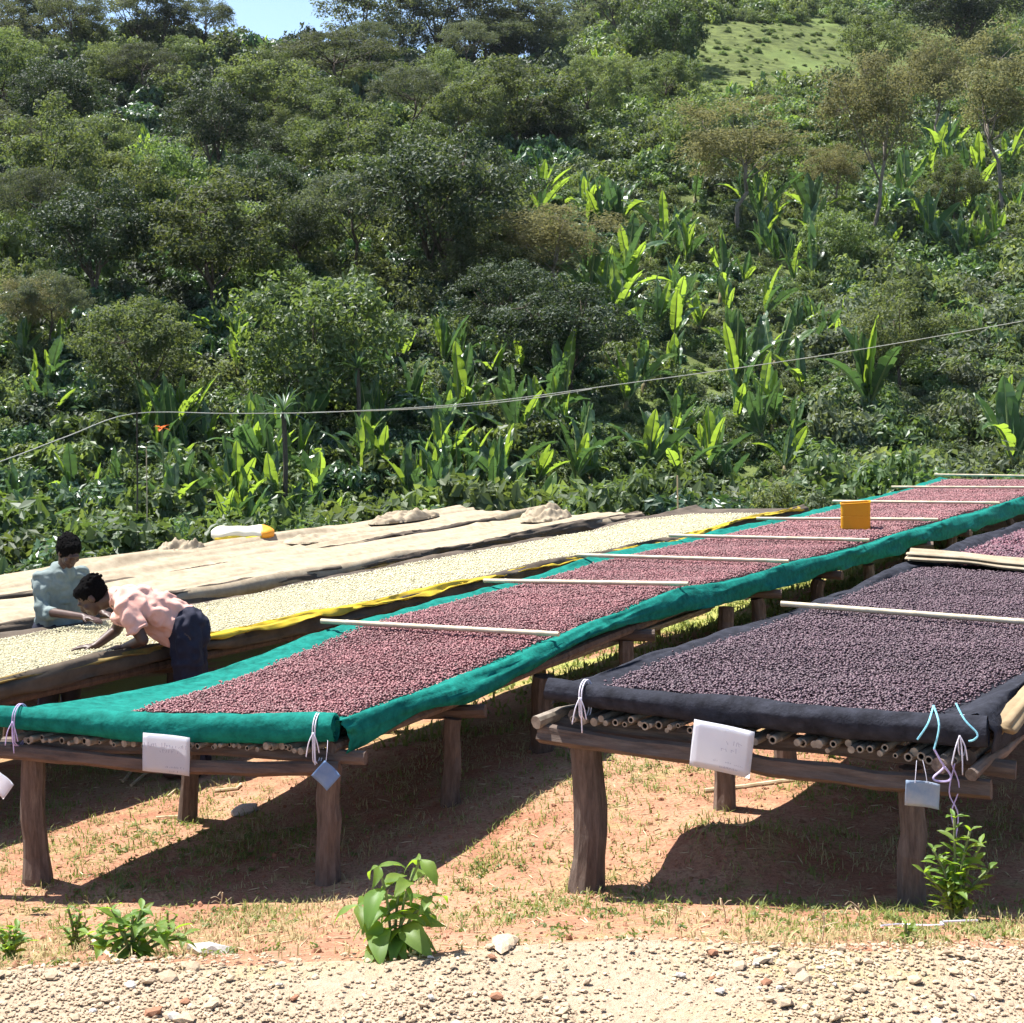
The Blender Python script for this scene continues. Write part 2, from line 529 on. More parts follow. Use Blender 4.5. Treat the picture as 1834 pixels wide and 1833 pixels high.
m, nt, out = new_mat("earth")
g = nd(nt, "ShaderNodeNewGeometry")
P = g.outputs["Position"]
n1 = noise(nt, 0.9, 6, 0.65, P)
n2 = noise(nt, 6.0, 6, 0.7, P)
n3 = noise(nt, 45.0, 4, 0.7, P)
dirt = mixc(nt, ramp(nt, n1, [(0.36, 0.0), (0.62, 1.0)]), (0.34, 0.145, 0.085), (0.46, 0.255, 0.160))
dirt = mixc(nt, ramp(nt, n2, [(0.46, 0.0), (0.62, 0.8)]), dirt, (0.46, 0.29, 0.17))
dirt = mixc(nt, ramp(nt, noise(nt, 2.3, 6, 0.75, P), [(0.54, 0.0), (0.64, 0.6)]), dirt, (0.36, 0.30, 0.13))
dirt = mixc(nt, ramp(nt, n3, [(0.34, 0.75), (0.55, 0.0)]), dirt, (0.20, 0.10, 0.06))
sx = nd(nt, "ShaderNodeSeparateXYZ"); nt.links.new(P, sx.inputs[0])
far = nd(nt, "ShaderNodeMapRange", i_1=20.0, i_2=34.0); nt.links.new(sx.outputs[1], far.inputs[0])
hillc = mixc(nt, ramp(nt, n1, [(0.4, 0.0), (0.6, 1.0)]), (0.060, 0.075, 0.022), (0.125, 0.150, 0.045))
hillc = mixc(nt, ramp(nt, noise(nt, 0.12, 3, 0.6, P), [(0.5, 0.0), (0.7, 1.0)]), hillc, (0.14, 0.185, 0.055))
near_g = nd(nt, "ShaderNodeMapRange", i_1=9.5, i_2=13.0); nt.links.new(sx.outputs[1], near_g.inputs[0])
gm = nd(nt, "ShaderNodeMath", operation='MULTIPLY'); nt.links.new(near_g.outputs[0], gm.inputs[0])
nt.links.new(ramp(nt, noise(nt, 1.3, 4, 0.6, P), [(0.42, 0.0), (0.56, 0.85)]), gm.inputs[1])
dirt = mixc(nt, gm.outputs[0], dirt, (0.30, 0.33, 0.085))
col = mixc(nt, far.outputs[0], dirt, hillc)
p = nd(nt, "ShaderNodeBsdfPrincipled"); nt.links.new(col, p.inputs["Base Color"])
p.inputs["Roughness"].default_value = 0.95; p.inputs["Specular IOR Level"].default_value = 0.1
ad = nd(nt, "ShaderNodeMath", operation='ADD'); nt.links.new(n3, ad.inputs[0]); nt.links.new(n2, ad.inputs[1])
nt.links.new(bump(nt, ad.outputs[0], 0.8, 0.03), p.inputs["Normal"])
nt.links.new(p.outputs[0], out.inputs[0])
M["earth"] = m

m, nt, out = new_mat("road_grit")
P = nd(nt, "ShaderNodeNewGeometry").outputs["Position"]
f = noise(nt, 30, 6, 0.7, P)
col = mixc(nt, ramp(nt, f, [(0.35, 0.0), (0.65, 1.0)]), (0.41, 0.30, 0.205), (0.53, 0.41, 0.285))
col = mixc(nt, ramp(nt, noise(nt, 1.6, 4, 0.6, P), [(0.5, 0.0), (0.66, 0.6)]), col, (0.45, 0.35, 0.16))
p = nd(nt, "ShaderNodeBsdfPrincipled"); nt.links.new(col, p.inputs["Base Color"]); p.inputs["Roughness"].default_value = 0.95
p.inputs["Specular IOR Level"].default_value = 0.1
nt.links.new(bump(nt, f, 1.0, 0.03), p.inputs["Normal"]); nt.links.new(p.outputs[0], out.inputs[0])
M["road"] = m

NC, NR = 380, 560
ratio = np.linspace(-0.62, 0.62, NC)
rows = 6.0 * np.exp(np.linspace(0, math.log(520 / 6.0), NR)) - 10.0
YY, RR = np.meshgrid(rows, ratio, indexing='ij')
XX = RR * (YY + 10.0)
ZZ = terrain(XX, YY)
idx = np.arange(NR * NC).reshape(NR, NC)
F = np.stack([idx[:-1, :-1], idx[:-1, 1:], idx[1:, 1:], idx[1:, :-1]], -1).reshape(-1, 4)
ground = link("ground", mesh_np("ground", np.stack([XX, YY, ZZ], -1), F, M["earth"], True))
tag(ground, "red-brown earth under the drying beds rising to the hillside", kind="structure")

# gravel road sheet, a crown of loose stones on it
xs = np.linspace(-6, 6, 200); vs_ = np.linspace(0, 1, 60)
XR, VR = np.meshgrid(xs, vs_)
YR = -3.5 + (road_edge(XR) + 0.05 * sines(XR, XR * 0, 31, 6) + 3.5) * VR
ZR = terrain(XR, YR) + 0.009 + 0.007 * sines(XR, YR, 33, 7) * (1 - VR ** 8)
idx = np.arange(XR.size).reshape(XR.shape)
F = np.stack([idx[:-1, :-1], idx[:-1, 1:], idx[1:, 1:], idx[1:, :-1]], -1).reshape(-1, 4)
road = link("gravel_road", mesh_np("gravel_road", np.stack([XR, YR, ZR], -1), F, M["road"], True))
tag(road, "pale gravel road along the bottom of the picture", kind="structure")


def ico():
    t = (1 + 5 ** .5) / 2
    V = np.array([(-1, t, 0), (1, t, 0), (-1, -t, 0), (1, -t, 0), (0, -1, t), (0, 1, t), (0, -1, -t), (0, 1, -t), (t, 0, -1), (t, 0, 1), (-t, 0, -1), (-t, 0, 1)], float)
    V /= np.linalg.norm(V[0])
    F = np.array([(0, 11, 5), (0, 5, 1), (0, 1, 7), (0, 7, 10), (0, 10, 11), (1, 5, 9), (5, 11, 4), (11, 10, 2), (10, 7, 6), (7, 1, 8), (3, 9, 4), (3, 4, 2), (3, 2, 6), (3, 6, 8), (3, 8, 9), (4, 9, 5), (2, 4, 11), (6, 2, 10), (8, 6, 7), (9, 8, 1)])
    return V, F


IV, IF = ico()


def rot_mats(n, rs, flat=None):
    """n random rotations; flat limits the tilt."""
    a = rs.uniform(0, 2 * math.pi, n)
    tilt = rs.uniform(0, math.pi, n) if flat is None else rs.normal(0, flat, n)
    b = rs.uniform(0, 2 * math.pi, n)
    ca, sa, ct, st, cb, sb = np.cos(a), np.sin(a), np.cos(tilt), np.sin(tilt), np.cos(b), np.sin(b)
    z = np.zeros(n); o = np.ones(n)
    Za = np.stack([np.stack([ca, -sa, z], -1), np.stack([sa, ca, z], -1), np.stack([z, z, o], -1)], 1)
    Xt = np.stack([np.stack([o, z, z], -1), np.stack([z, ct, -st], -1), np.stack([z, st, ct], -1)], 1)
    Zb = np.stack([np.stack([cb, -sb, z], -1), np.stack([sb, cb, z], -1), np.stack([z, z, o], -1)], 1)
    return Za @ Xt @ Zb


def scatter_solid(name, pts, size, shape, mat, parent=None, rs=rng, base=None, jit=0.25, flat=None, smooth=False):
    """Many small solids as one mesh: pts (n,3), size (n,), shape = axis lengths (n,3) or (3,)."""
    BV, BF = base if base is not None else (IV, IF)
    n = len(pts)
    V = np.repeat(BV[None], n, 0)
    if jit:
        V = V * (1 + rs.uniform(-jit, jit, (n, len(BV), 1)))
    V = V * (np.broadcast_to(shape, (n, 3)) * np.asarray(size)[:, None])[:, None, :]
    V = np.einsum('nij,nkj->nki', rot_mats(n, rs, flat), V) + np.asarray(pts)[:, None, :]
    F = (BF[None] + (np.arange(n) * len(BV))[:, None, None]).reshape(-1, BF.shape[1])
    return link(name, mesh_np(name, V.reshape(-1, 3), F, mat, smooth), parent)


stone_meshes = []
for k in range(7):
    V = IV * (1 + rng.uniform(-.28, .28, (12, 1))) * np.array([1.0, rng.uniform(.6, .95), rng.uniform(.32, .5)])
    stone_meshes.append(mesh_np("stone", V, IF, M["stone"], False))
stone_meshes_g = [m_.copy() for m_ in stone_meshes[:3]]
for m_ in stone_meshes_g: m_.materials[0] = M["stone_grey"]
stone_meshes_r = [m_.copy() for m_ in stone_meshes[:3]]
for m_ in stone_meshes_r: m_.materials[0] = M["stone_red"]


def road_pts(n, y0, y1, xw):
    y = rng.uniform(y0, y1, n); x = rng.uniform(-xw, xw, n)
    ok = y < road_edge(x) + .05 * sines(x, x * 0, 41, 5) + np.abs(rng.normal(0, .07, n)) * rng.choice([-1, 1], n)
    ok &= rng.random(n) < np.clip(.55 + .55 * sines(x, y, 43, 6.0), .12, 1)
    x, y = x[ok], y[ok]
    return np.stack([x, y, terrain(x, y) + 0.013], -1)


for i, q in enumerate(road_pts(620, 4.42, 5.08, 1.75)[:290]):
    s = float(np.clip(rng.lognormal(math.log(.0135), .45), .008, .04))
    r = rng.random()
    me = random.choice(stone_meshes_r if r < .07 else stone_meshes_g if r < .2 else stone_meshes)
    link("stone", me, road, q + np.array([0, 0, s * .02 + .006]), (rng.normal(0, .2), rng.normal(0, .2), rng.uniform(0, 6.3)), s)
gp = np.concatenate([road_pts(26000, 4.3, 5.3, 2.1), road_pts(9000, 2.6, 5.2, 4.5)])
sz = np.clip(rng.lognormal(math.log(.0056), .45, len(gp)), .0028, .017)
gravel = scatter_solid("gravel", gp, sz, np.array([1, .8, .45]), M["stone"], road, flat=.25)
tag(gravel, kind="stuff")

# loose rocks lying on the earth
def rock(px, py, d, s, mat, label, sq=(1, .8, .6)):
    q = pt(px, py, d)
    z = tz(q.x, q.y)
    V, Fc = IV * np.array(sq), IF
    bm = bmesh.new()
    vv = [bm.verts.new(v * (1 + rng.uniform(-.2, .2))) for v in V]
    for f_ in Fc: bm.faces.new([vv[i] for i in f_])
    bmesh.ops.subdivide_edges(bm, edges=bm.edges[:], cuts=1)
    for v in bm.verts: v.co *= 1 + rng.uniform(-.09, .09)
    me = bpy.data.meshes.new("rock"); bm.to_mesh(me); bm.free(); me.materials.append(mat)
    o = link("rock", me, None, (q.x, q.y, z + s * .25), (0, .2, rng.uniform(0, 6)), s)
    return tag(o, label, "rock")


rock(437, 1468, 8.95, .075, M["stone_grey"], "pale flat rock on the earth beside the green bed's short inner leg", (1.2, .6, .5))
rock(322, 1618, 7.0, .07, M["stone_red"], "red-brown half buried rock in front of the green bed's shadow", (1.5, .8, .25))
rock(375, 1700, 5.35, .06, M["stone_grey"], "grey slab rock at the road edge beside the leafy weed clump", (1.4, .7, .45))
rock(185, 1722, 5.1, .035, M["stone_red"], "small dark rock at the foot of the pale stick by the road", (1.2, .8, .7))
rock(905, 1705, 5.15, .085, M["stone"], "broad cream rock half buried at the road edge", (1.6, .6, .28))
rock(1545, 1352, 9.4, .06, M["stone_grey"], "small pale rock on the earth seen under the dark cherry bed", (1.2, .8, .5))

# ------------------------------------------------------------------ drying beds
def perp_noise(s, seed, amp, f=2.2):
    return amp * sines(np.asarray(s, float), np.asarray(s, float) * 0, seed, f)


class Bed:
    """Bed lines in plan: left edge a+u*s, right edge b+v*s (s metres from the road end), surface height z."""
    def __init__(s, a, u, b, v, z, s0, s1, seed, sag=.02, tilt=0.0, zl=None, zr=None):
        s.a, s.u, s.b, s.v = map(lambda q: np.array(q, float), (a, u, b, v))
        s.tilt, s.zl, s.zr = tilt, zl, zr
        s.z, s.s0, s.s1, s.seed, s.sag = z, s0, s1, seed, sag

    def p(s, t, w, dz=0.0):
        t = np.asarray(t, float); w = np.asarray(w, float)
        L = s.a + t[..., None] * s.u
        Rr = s.b + t[..., None] * s.v
        xy = L * (1 - w[..., None]) + Rr * w[..., None]
        z0 = s.z + s.tilt * (w - 1)
        if s.zl is not None:
            z0 = np.interp(t, *s.zl) * (1 - w) + np.interp(t, *s.zr) * w
        z = z0 + dz + s.sag * sines(t, w * .5, s.seed, 1.3)
        return np.concatenate([xy, np.broadcast_to(z, xy.shape[:-1])[..., None]], -1)

    def q(s, t, w, dz=0.0):
        return Vector(s.p(np.array(t), np.array(w), dz))


def sheet(name, bed, prof, t0, t1, mat, parent, nt_=160, seed=1, thick=0.006, wav=0.02, fine=3, crease=1.0, hang=None):
    """Cloth over a bed. prof: list of (w, dz, wobble) across the bed; wobble scales the ripples and creases along its length."""
    t = np.linspace(t0, t1, nt_)
    pr = np.array(prof, float)
    kk = np.linspace(0, len(pr) - 1, (len(pr) - 1) * fine + 1)
    pr = np.stack([np.interp(kk, range(len(pr)), pr[:, i_]) for i_ in range(3)], -1)
    k = len(pr)
    g = kk[None, :] * .55
    T = t[:, None] + 0 * g
    W_ = np.linalg.norm(bed.b - bed.a)
    wb = pr[None, :, 2]
    jx = .011 * wb * sines(T, g, seed, 2.4) + .007 * wb * sines(T * 1.0, g * 1.5, seed + 1, 8) * crease
    jz = wav * wb * sines(T, g * .6, seed + 2, 2.0) + wav * .42 * wb * sines(T + .35 * g, g * 1.4, seed + 3, 6.5) * crease + wav * .22 * wb * sines(T - .5 * g, g * 2.2, seed + 4, 17) * crease
    if hang is not None:
        dzz = np.where((pr[None, :, 0] > 1.0) & (pr[None, :, 1] < 0), pr[None, :, 1] * hang(T), pr[None, :, 1] + 0 * T)
    else:
        dzz = pr[None, :, 1] + 0 * T
    V = bed.p(T, pr[None, :, 0] + jx, 0) + np.stack([T * 0, T * 0, dzz + jz], -1)
    ids = np.arange(nt_ * k).reshape(nt_, k)
    F = np.stack([ids[:-1, :-1], ids[:-1, 1:], ids[1:, 1:], ids[1:, :-1]], -1).reshape(-1, 4)
    o = link(name, mesh_np(name, V.reshape(-1, 3), F, mat, True), parent)
    sm = o.modifiers.new("thickness", 'SOLIDIFY'); sm.thickness = thick; sm.offset = -1
    return o


def log_pts(a, b, n=7, bend=.015):
    a, b = np.array(a, float), np.array(b, float)
    t = np.linspace(0, 1, n)[:, None]
    P = a * (1 - t) + b * t
    P[1:-1] += (np.cumsum(rng.normal(0, bend, (n, 3)), 0) * np.sin(np.linspace(0, math.pi, n))[:, None])[1:-1]
    return P


def log_mesh(name, a, b, r0, r1=None, mat="wood", n=10, rings=9, bend=.007, wob=.06, flare=1.0):
    """Log whose own origin is at a; returns mesh in local coordinates with its length along local z."""
    a, b = Vector(a), Vector(b)
    L = (b - a).length
    r1 = r1 or r0
    P = log_pts((0, 0, 0), (0, 0, L), rings, bend)
    r = np.linspace(r0, r1, rings) * (1 + rng.normal(0, .03, rings))
    r[0] *= flare; r[1] *= 1 + (flare - 1) * .6
    V, F = tube(P, r, n, True, wob)
    mb = MB().add(V, F)
    me = mb.mesh(name, M[mat], False)
    return me, a, (b - a).to_track_quat('Z', 'Y').to_euler()


def log(name, a, b, r0, r1=None, mat="wood", parent=None, **k):
    me, loc, rot = log_mesh(name, a, b, r0, r1, mat, **k)
    return link(name, me, parent, loc, rot)


def bamboo_mesh(L, r, n=10, hollow=True, mat="bamboo", nodes=.32):
    """Bamboo cane along +y with swollen joints and an open hollow end at y=0."""
    mb = MB()
    ys = [0.0]; rr = [r]
    y = nodes * .7
    while y < L - .05:
        ys += [y - .012, y, y + .012]; rr += [r, r * 1.13, r]
        y += nodes * rng.uniform(.85, 1.15)
    ys.append(L); rr.append(r * .9)
    P = np.stack([np.zeros(len(ys)), ys, np.zeros(len(ys))], -1)
    V, F = tube(P, rr, n, False)
    mb.add(V, F)
    a = np.linspace(0, 2 * math.pi, n, endpoint=False)
    T, N, B = frames(P)
    ring = lambda q, rad: np.array([q + rad * (math.cos(t) * N[0] + math.sin(t) * B[0]) for t in a])
    if hollow:
        o0, i0, i1 = ring(P[0], r), ring(P[0], r * .62), ring(P[0] + [0, .05, 0], r * .6)
        mb.add(np.concatenate([o0, i0]), [(j, n + j, n + (j + 1) % n, (j + 1) % n) for j in range(n)])
        mb.add(np.concatenate([i0, i1]), [(j, n + j, n + (j + 1) % n, (j + 1) % n) for j in range(n)] + [tuple(range(n, 2 * n))], 1)
    else:
        mb.add(ring(P[0], r), [tuple(range(n - 1, -1, -1))])
    mb.add(ring(P[-1], rr[-1]), [tuple(range(n))])
    return mb.mesh("bamboo_pole", [M[mat], M["hole"]], True)


BAMS = [bamboo_mesh(5.0, r_, hollow=h_) for r_ in (.011, .013, .016, .019) for h_ in (True, False)]


def bed_frame(bed, label, legs_l, legs_r, frame_z, n_bamboo, mat="wood", leg_r=.062, w_out=(-.01, 1.01), front=True, first_r=None, group="timber drying beds"):
    """Posts, beams, rails and the bamboo mat of one bed. legs_*: stations s of the posts on either side."""
    t = thing("drying_bed", label, "drying bed", bed.q(bed.s0, .5, -bed.z + tz(*bed.q(bed.s0, .5)[:2])), 0, group)
    base = t.location.copy()
    def L(v): return Vector(v) - base
    for side, st in ((0.045, legs_l), (0.955, legs_r)):
        for i, s_ in enumerate(st):
            q = bed.q(s_, first_r if (first_r and i == 0 and side > .5) else side)
            gz = tz(q.x, q.y)
            lean = Vector((rng.normal(0, .02), rng.normal(0, .02), 0))
            top = Vector((q.x, q.y, q.z + frame_z - .10))
            bot = Vector((q.x, q.y, min(gz, top.z - .15) - .08)) + lean
            rr = leg_r * rng.uniform(.85, 1.15)
            log("leg", L(bot), L(top), rr * 1.05, rr * .95, mat, t, flare=1.12, rings=8)
    for s_ in sorted(set(legs_l)):
        near = min(legs_r, key=lambda k: abs(k - s_)) if legs_r else s_
        a = bed.q(s_, w_out[0] - .04, frame_z - .065); b = bed.q(near, w_out[1] + .05, frame_z - .065)
        log("cross_beam", L(a), L(b), .042, .038, mat, t, rings=6)
    for w in (0.03, 0.97):
        P = [tuple(L(bed.q(s_, w, frame_z - .012))) for s_ in np.linspace(bed.s0 + .02, bed.s1, 14)]
        V, F = tube(P, .033, 8, True, .06)
        MB().add(V, F).build("side_rail", M[mat], t)
    u3 = Vector((bed.u[0], bed.u[1], 0)).normalized()
    rz = math.atan2(-u3.x, u3.y)
    if front and n_bamboo:
        for i in range(n_bamboo):
            if rng.random() < .07: continue
            w = .035 + .93 * (i + .5) / n_bamboo + rng.normal(0, .006)
            q = bed.q(bed.s0, w, frame_z - .006 + rng.normal(0, .008)) - u3 * rng.uniform(.03, .085)
            link("bamboo_pole", BAMS[rng.integers(0, len(BAMS))], t, L(q), (rng.normal(0, .002), rng.uniform(0, 6), rz + rng.normal(0, .004)))
    mb = MB()
    nb = max(10, n_bamboo // 3)
    for i in range(nb):
        w = .05 + .9 * (i + .5) / nb
        s_a = bed.s0 + (5.0 if front and n_bamboo else 0.05)
        if s_a < bed.s1 - .5:
            V, F = tube([tuple(L(bed.q(s_, w, frame_z + .003))) for s_ in np.linspace(s_a, bed.s1, 8)], .03, 6)
            mb.add(V, F)
    if mb.V:
        tag(mb.build("bamboo_mat", M["bamboo"], t), kind="stuff")
    return t, L


def beans(name, bed, lo, hi, t0, t1, spacing, size, mat, label, dz=.012, seed=5, layers=1.0, shape=(1.45, .88, .8)):
    """Coffee spread over a bed: one solid per bean. lo(t), hi(t): the heap's edges across the bed."""
    rs = np.random.default_rng(seed)
    W = np.linalg.norm(bed.b - bed.a)
    nt_, nw = int((t1 - t0) / spacing), int(W / spacing)
    T, Wd = np.meshgrid(np.linspace(t0, t1, nt_), np.linspace(0, 1, nw), indexing='ij')
    T = T + rs.normal(0, spacing * .33, T.shape); Wd = Wd + rs.normal(0, .33 / nw, T.shape)
    T, Wd = T.ravel(), Wd.ravel()
    rag = .012 * rs.normal(size=len(T))
    ok = (Wd > lo(T) + rag) & (Wd < hi(T) + rag) & (T > t0 + rag * 2) & (T < t1)
    T, Wd = T[ok], Wd[ok]
    P = bed.p(T, Wd, dz)
    edge = np.minimum(np.minimum(Wd - lo(T), hi(T) - Wd) / .04, 1)
    P[:, 2] += rs.uniform(-.006, .008, len(P)) + np.clip(edge, 0, 1) * (.012 + .008 * sines(P[:, 0], P[:, 1], 71, 9))
    OV = np.array([(1, 0, 0), (-1, 0, 0), (0, 1, 0), (0, -1, 0), (0, 0, 1), (0, 0, -1)], float)
    OF = np.array([(0, 2, 4), (2, 1, 4), (1, 3, 4), (3, 0, 4), (2, 0, 5), (1, 2, 5), (3, 1, 5), (0, 3, 5)])
    sz = size * rs.uniform(.62, 1.3, len(P))
    o = scatter_solid(name, P, sz, np.array(shape), mat, None, rs, (OV, OF), .1, .7, True)
    return o


def layer(name, bed, lo, hi, t0, t1, mat, parent, dz, seed=3, nt_=200, nw=24, amp=.006):
    """The solid bottom of the heap under the loose top beans."""
    t = np.linspace(t0, t1, nt_)
    w = np.linspace(0, 1, nw)
    T, Wd = np.meshgrid(t, w, indexing='ij')
    Wd = lo(T) + (hi(T) - lo(T)) * Wd
    P = bed.p(T, Wd, dz)
    e = np.minimum(np.minimum(w, 1 - w) / .05, 1)[None, :]
    P[..., 2] += amp * sines(P[..., 0], P[..., 1], seed, 9) - (1 - e) * .02
    ids = np.arange(T.size).reshape(T.shape)
    F = np.stack([ids[:-1, :-1], ids[:-1, 1:], ids[1:, 1:], ids[1:, :-1]], -1).reshape(-1, 4)
    return link(name, mesh_np(name, P.reshape(-1, 3), F, mat, True), parent)


def roll_mesh(name, bed, t_at, w0, w1, r, mat, parent, dz, sagz=.0, seed=1, n=28, taper=1.0):
    """Rolled-up end of a net lying across the bed, spiral showing at its right end."""
    ws = np.linspace(w0, w1, 70)
    P = np.array([bed.q(t_at + .012 * math.sin(w * 7 + seed), w, dz) for w in ws])
    P[:, 2] += sagz * np.sin(np.linspace(0, math.pi, 70)) + perp_noise(ws, seed, .008, 9)
    rr = r * (1 + perp_noise(ws, seed + 3, .09, 11)); rr = rr * np.interp(ws, [w0, w0 + .35, w1], [taper, 1, 1])
    V, F = tube(P, rr, n, False, .0)
    T, N, B = frames(P)
    A_ = np.tile(np.linspace(0, 2 * math.pi, n, endpoint=False), len(ws)); W2 = np.repeat(ws, n)
    cr = 1 + .09 * sines(W2 * 7 + A_ * .9, np.cos(A_) * 1.5, seed, 2.0) + .06 * sines(W2 * 20 + A_ * 1.8, np.sin(A_) * 2, seed + 1, 2.0) + .03 * sines(W2 * 60 - A_ * 2, np.sin(A_) * 2, seed + 2, 2.0)
    C0 = np.repeat(P, n, 0)
    V = C0 + (V - C0) * cr[:, None]
    mb = MB().add(V, F)
    for end, sgn in ((0, -1), (69, 1)):
        c = P[end]
        th = np.linspace(0, 5 * math.pi, 46)
        rad = rr[end] * (1 - .78 * th / th[-1])
        sp = np.array([c + a * (math.cos(x) * N[end] + math.sin(x) * B[end]) for x, a in zip(th, rad)])
        V2 = np.concatenate([sp, sp - T[end] * sgn * -.012 * 1.0, ])
        sp_in = sp - T[end] * sgn * .05
        mb.add(np.concatenate([sp + T[end] * sgn * .004, sp_in]), [(j, j + 1, 46 + j + 1, 46 + j) for j in range(45)])
        mb.add(np.array([c + rr[end] * .97 * (math.cos(x) * N[end] + math.sin(x) * B[end]) - T[end] * sgn * .045 for x in np.linspace(0, 2 * math.pi, n, endpoint=False)]), [tuple(range(n))])
    return mb.build(name, mat, parent, True)


def strand(P, r=.004, n=5):
    P = np.array([tuple(q) for q in P], float)
    if len(P) > 2:                                   # smooth the polyline
        t = np.linspace(0, len(P) - 1, (len(P) - 1) * 5 + 1)
        i = np.clip(t.astype(int), 0, len(P) - 2); f = (t - i)[:, None]
        p0, p1, p2, p3 = P[np.maximum(i - 1, 0)], P[i], P[i + 1], P[np.minimum(i + 2, len(P) - 1)]
        P = .5 * (2 * p1 + (p2 - p0) * f + (2 * p0 - 5 * p1 + 4 * p2 - p3) * f ** 2 + (3 * p1 - p0 - 3 * p2 + p3) * f ** 3)
    return tube(P, r, n)


def tie_ring(c, axis, r, drop, mat, parent, name="tie"):
    """String wound round a roll with its knot and loose ends."""
    c, ax = np.array(c, float), np.array(axis, float) / np.linalg.norm(axis)
    n1 = np.cross(ax, (0, 0, 1)); n1 /= np.linalg.norm(n1); n2 = np.array((0, 0, 1.0))
    mb = MB()
    for k in (-.006, .006):
        P = [c + ax * k + (r * math.cos(a) * n1 + r * math.sin(a) * n2) * np.array([1, 1, 1]) + (np.array([0, 0, -drop]) if math.sin(a) < -.2 else 0) for a in np.linspace(0, 2 * math.pi, 17)]
        mb.add(*strand(P, .0034))
    front = c + n1 * (r + .006) * (1 if n1[1] < 0 else -1)
    for dx, dzz in ((.03, -.10), (-.035, -.12), (.01, -.16)):
        mb.add(*strand([front, front + np.array([dx * .6, -.012, dzz * .4]), front + np.array([dx, -.006, dzz])], .003))
    return mb.build(name, mat, parent, True)


# --- green bed
GREEN = Bed((-2.62, 7.87), (.518, .855), (-.87, 7.58), (.535, .845), .90, 0.0, 17.7, 1, .008, 0.0,
            ([0, .7, 1.4, 2.1, 2.8, 4.7, 6.3, 8.2, 10.4, 13, 15.5, 17.7], [.88, .845, .82, .86, .905, .905, .94, .925, .88, .86, .87, .895]), ([0, 1, 2.1, 3.9, 5.8, 7.8, 10, 12.5, 17.7], [.89, .90, .96, 1.035, .984, .96, .954, .92, .90]))
t_g, Lg = bed_frame(GREEN, "drying bed of timber posts under the green net of red coffee cherries", [.06, 1.26, 3.2, 5.3, 7.5, 9.8, 12.2, 14.8, 17.3], [.05, 1.15, 2.15, 3.25, 4.9, 5.5, 6.9, 8.2, 9.6, 11, 13.5, 16, 17.3], -.10, 50)
log("front_beam", Lg(GREEN.q(-.05, -.09, -.175)), Lg(GREEN.q(-.05, 1.02, -.195)), .038, .034, "wood_dark", t_g, rings=14, bend=.007, wob=.11)
log("front_beam", Lg(GREEN.q(-.04, -.45, -.155)), Lg(GREEN.q(-.04, .03, -.16)), .032, .03, "wood", t_g, rings=6)

net_g = thing("shade_net", "green netting with a rolled front edge spread over the cherry bed", "net", GREEN.q(0, .5, .0))
net_g_o = net_g.location.copy()
prof = [(-.03, -.07, 1.2), (-.02, -.01, 1.2), (0.0, .026, 1.2), (.03, .028, 1.1), (.075, .012, .9), (.14, 0, .5), (.3, 0, .25), (.5, 0, .1), (.7, 0, .1), (.88, 0, .15), (.93, .004, .4), (.965, .016, .8), (1.0, .026, 1.0), (1.022, -.02, 1.1), (1.03, -.075, 1.2), (1.026, -.13, 1.4)]
o = sheet("netting", GREEN, prof, 0.0, 17.7, M["green_net"], None, 700, 3, .004, .026, hang=lambda t: np.interp(t, [0, .6, 2.6, 4.2, 18], [1.0, .6, .45, 1.1, 1.2]))
o.parent = net_g; o.matrix_parent_inverse = Matrix.Translation(-net_g_o)


def par(o, e):
    """Child of the Empty e, keeping the place it was modelled in."""
    o.parent = e
    o.matrix_parent_inverse = Matrix.Translation(-e.location)
    return o


roll_o = par(roll_mesh("rolled_edge", GREEN, -.03, -.04, 1.0, .070, M["green_net"], None, .0, -.03, 2, taper=.72), net_g)
ax = (GREEN.q(0, 1) - GREEN.q(0, 0)).normalized()
tie_ring(GREEN.q(-.03, .045, -.005), ax, .072, .07, M["string_lilac"], roll_o)
tie_ring(GREEN.q(-.03, .95, -.005), ax, .076, .10, M["string"], roll_o)

glo = lambda t: np.interp(t, [0, .35, 1.2, 2.2, 3, 18], [.36, .30, .22, .15, .115, .095]) + .018 * sines(t, t * 0, 77, 3.0)
ghi = lambda t: np.interp(t, [0, .3, 1, 18], [.985, .965, .945, .94]) + .012 * sines(t, t * 0, 78, 3.4)
cherries = thing("coffee_cherries", "red coffee cherries drying on the green net", "coffee cherries", GREEN.q(0, .5, 0))
tag(cherries, kind="stuff")
par(layer("cherry_layer", GREEN, glo, ghi, .06, 17.3, M["cherry_bed"], None, .016), cherries)
o = par(beans("loose_cherries", GREEN, glo, ghi, .05, 8.0, .0145, .0080, M["cherry"], "", .020, 5), cherries); tag(o, kind="stuff")
o = par(beans("loose_cherries", GREEN, glo, ghi, 8.0, 17.3, .019, .0108, M["cherry"], "", .020, 6), cherries); tag(o, kind="stuff")


def cross_pole(bed, sl, sr, label, dz=.075, w0=-.03, w1=1.03, mat="bamboo_pale", r=.017):
    a, b = bed.q(sl, w0, dz), bed.q(sr, w1, dz)
    me = bamboo_mesh((b - a).length, r, 9, False, mat, .3)
    o = link("bamboo_crosspole", me, None, a)
    o.rotation_euler = (b - a).to_track_quat('Y', 'Z').to_euler()
    return tag(o, label, "bamboo pole", "pale poles laid across the beds")


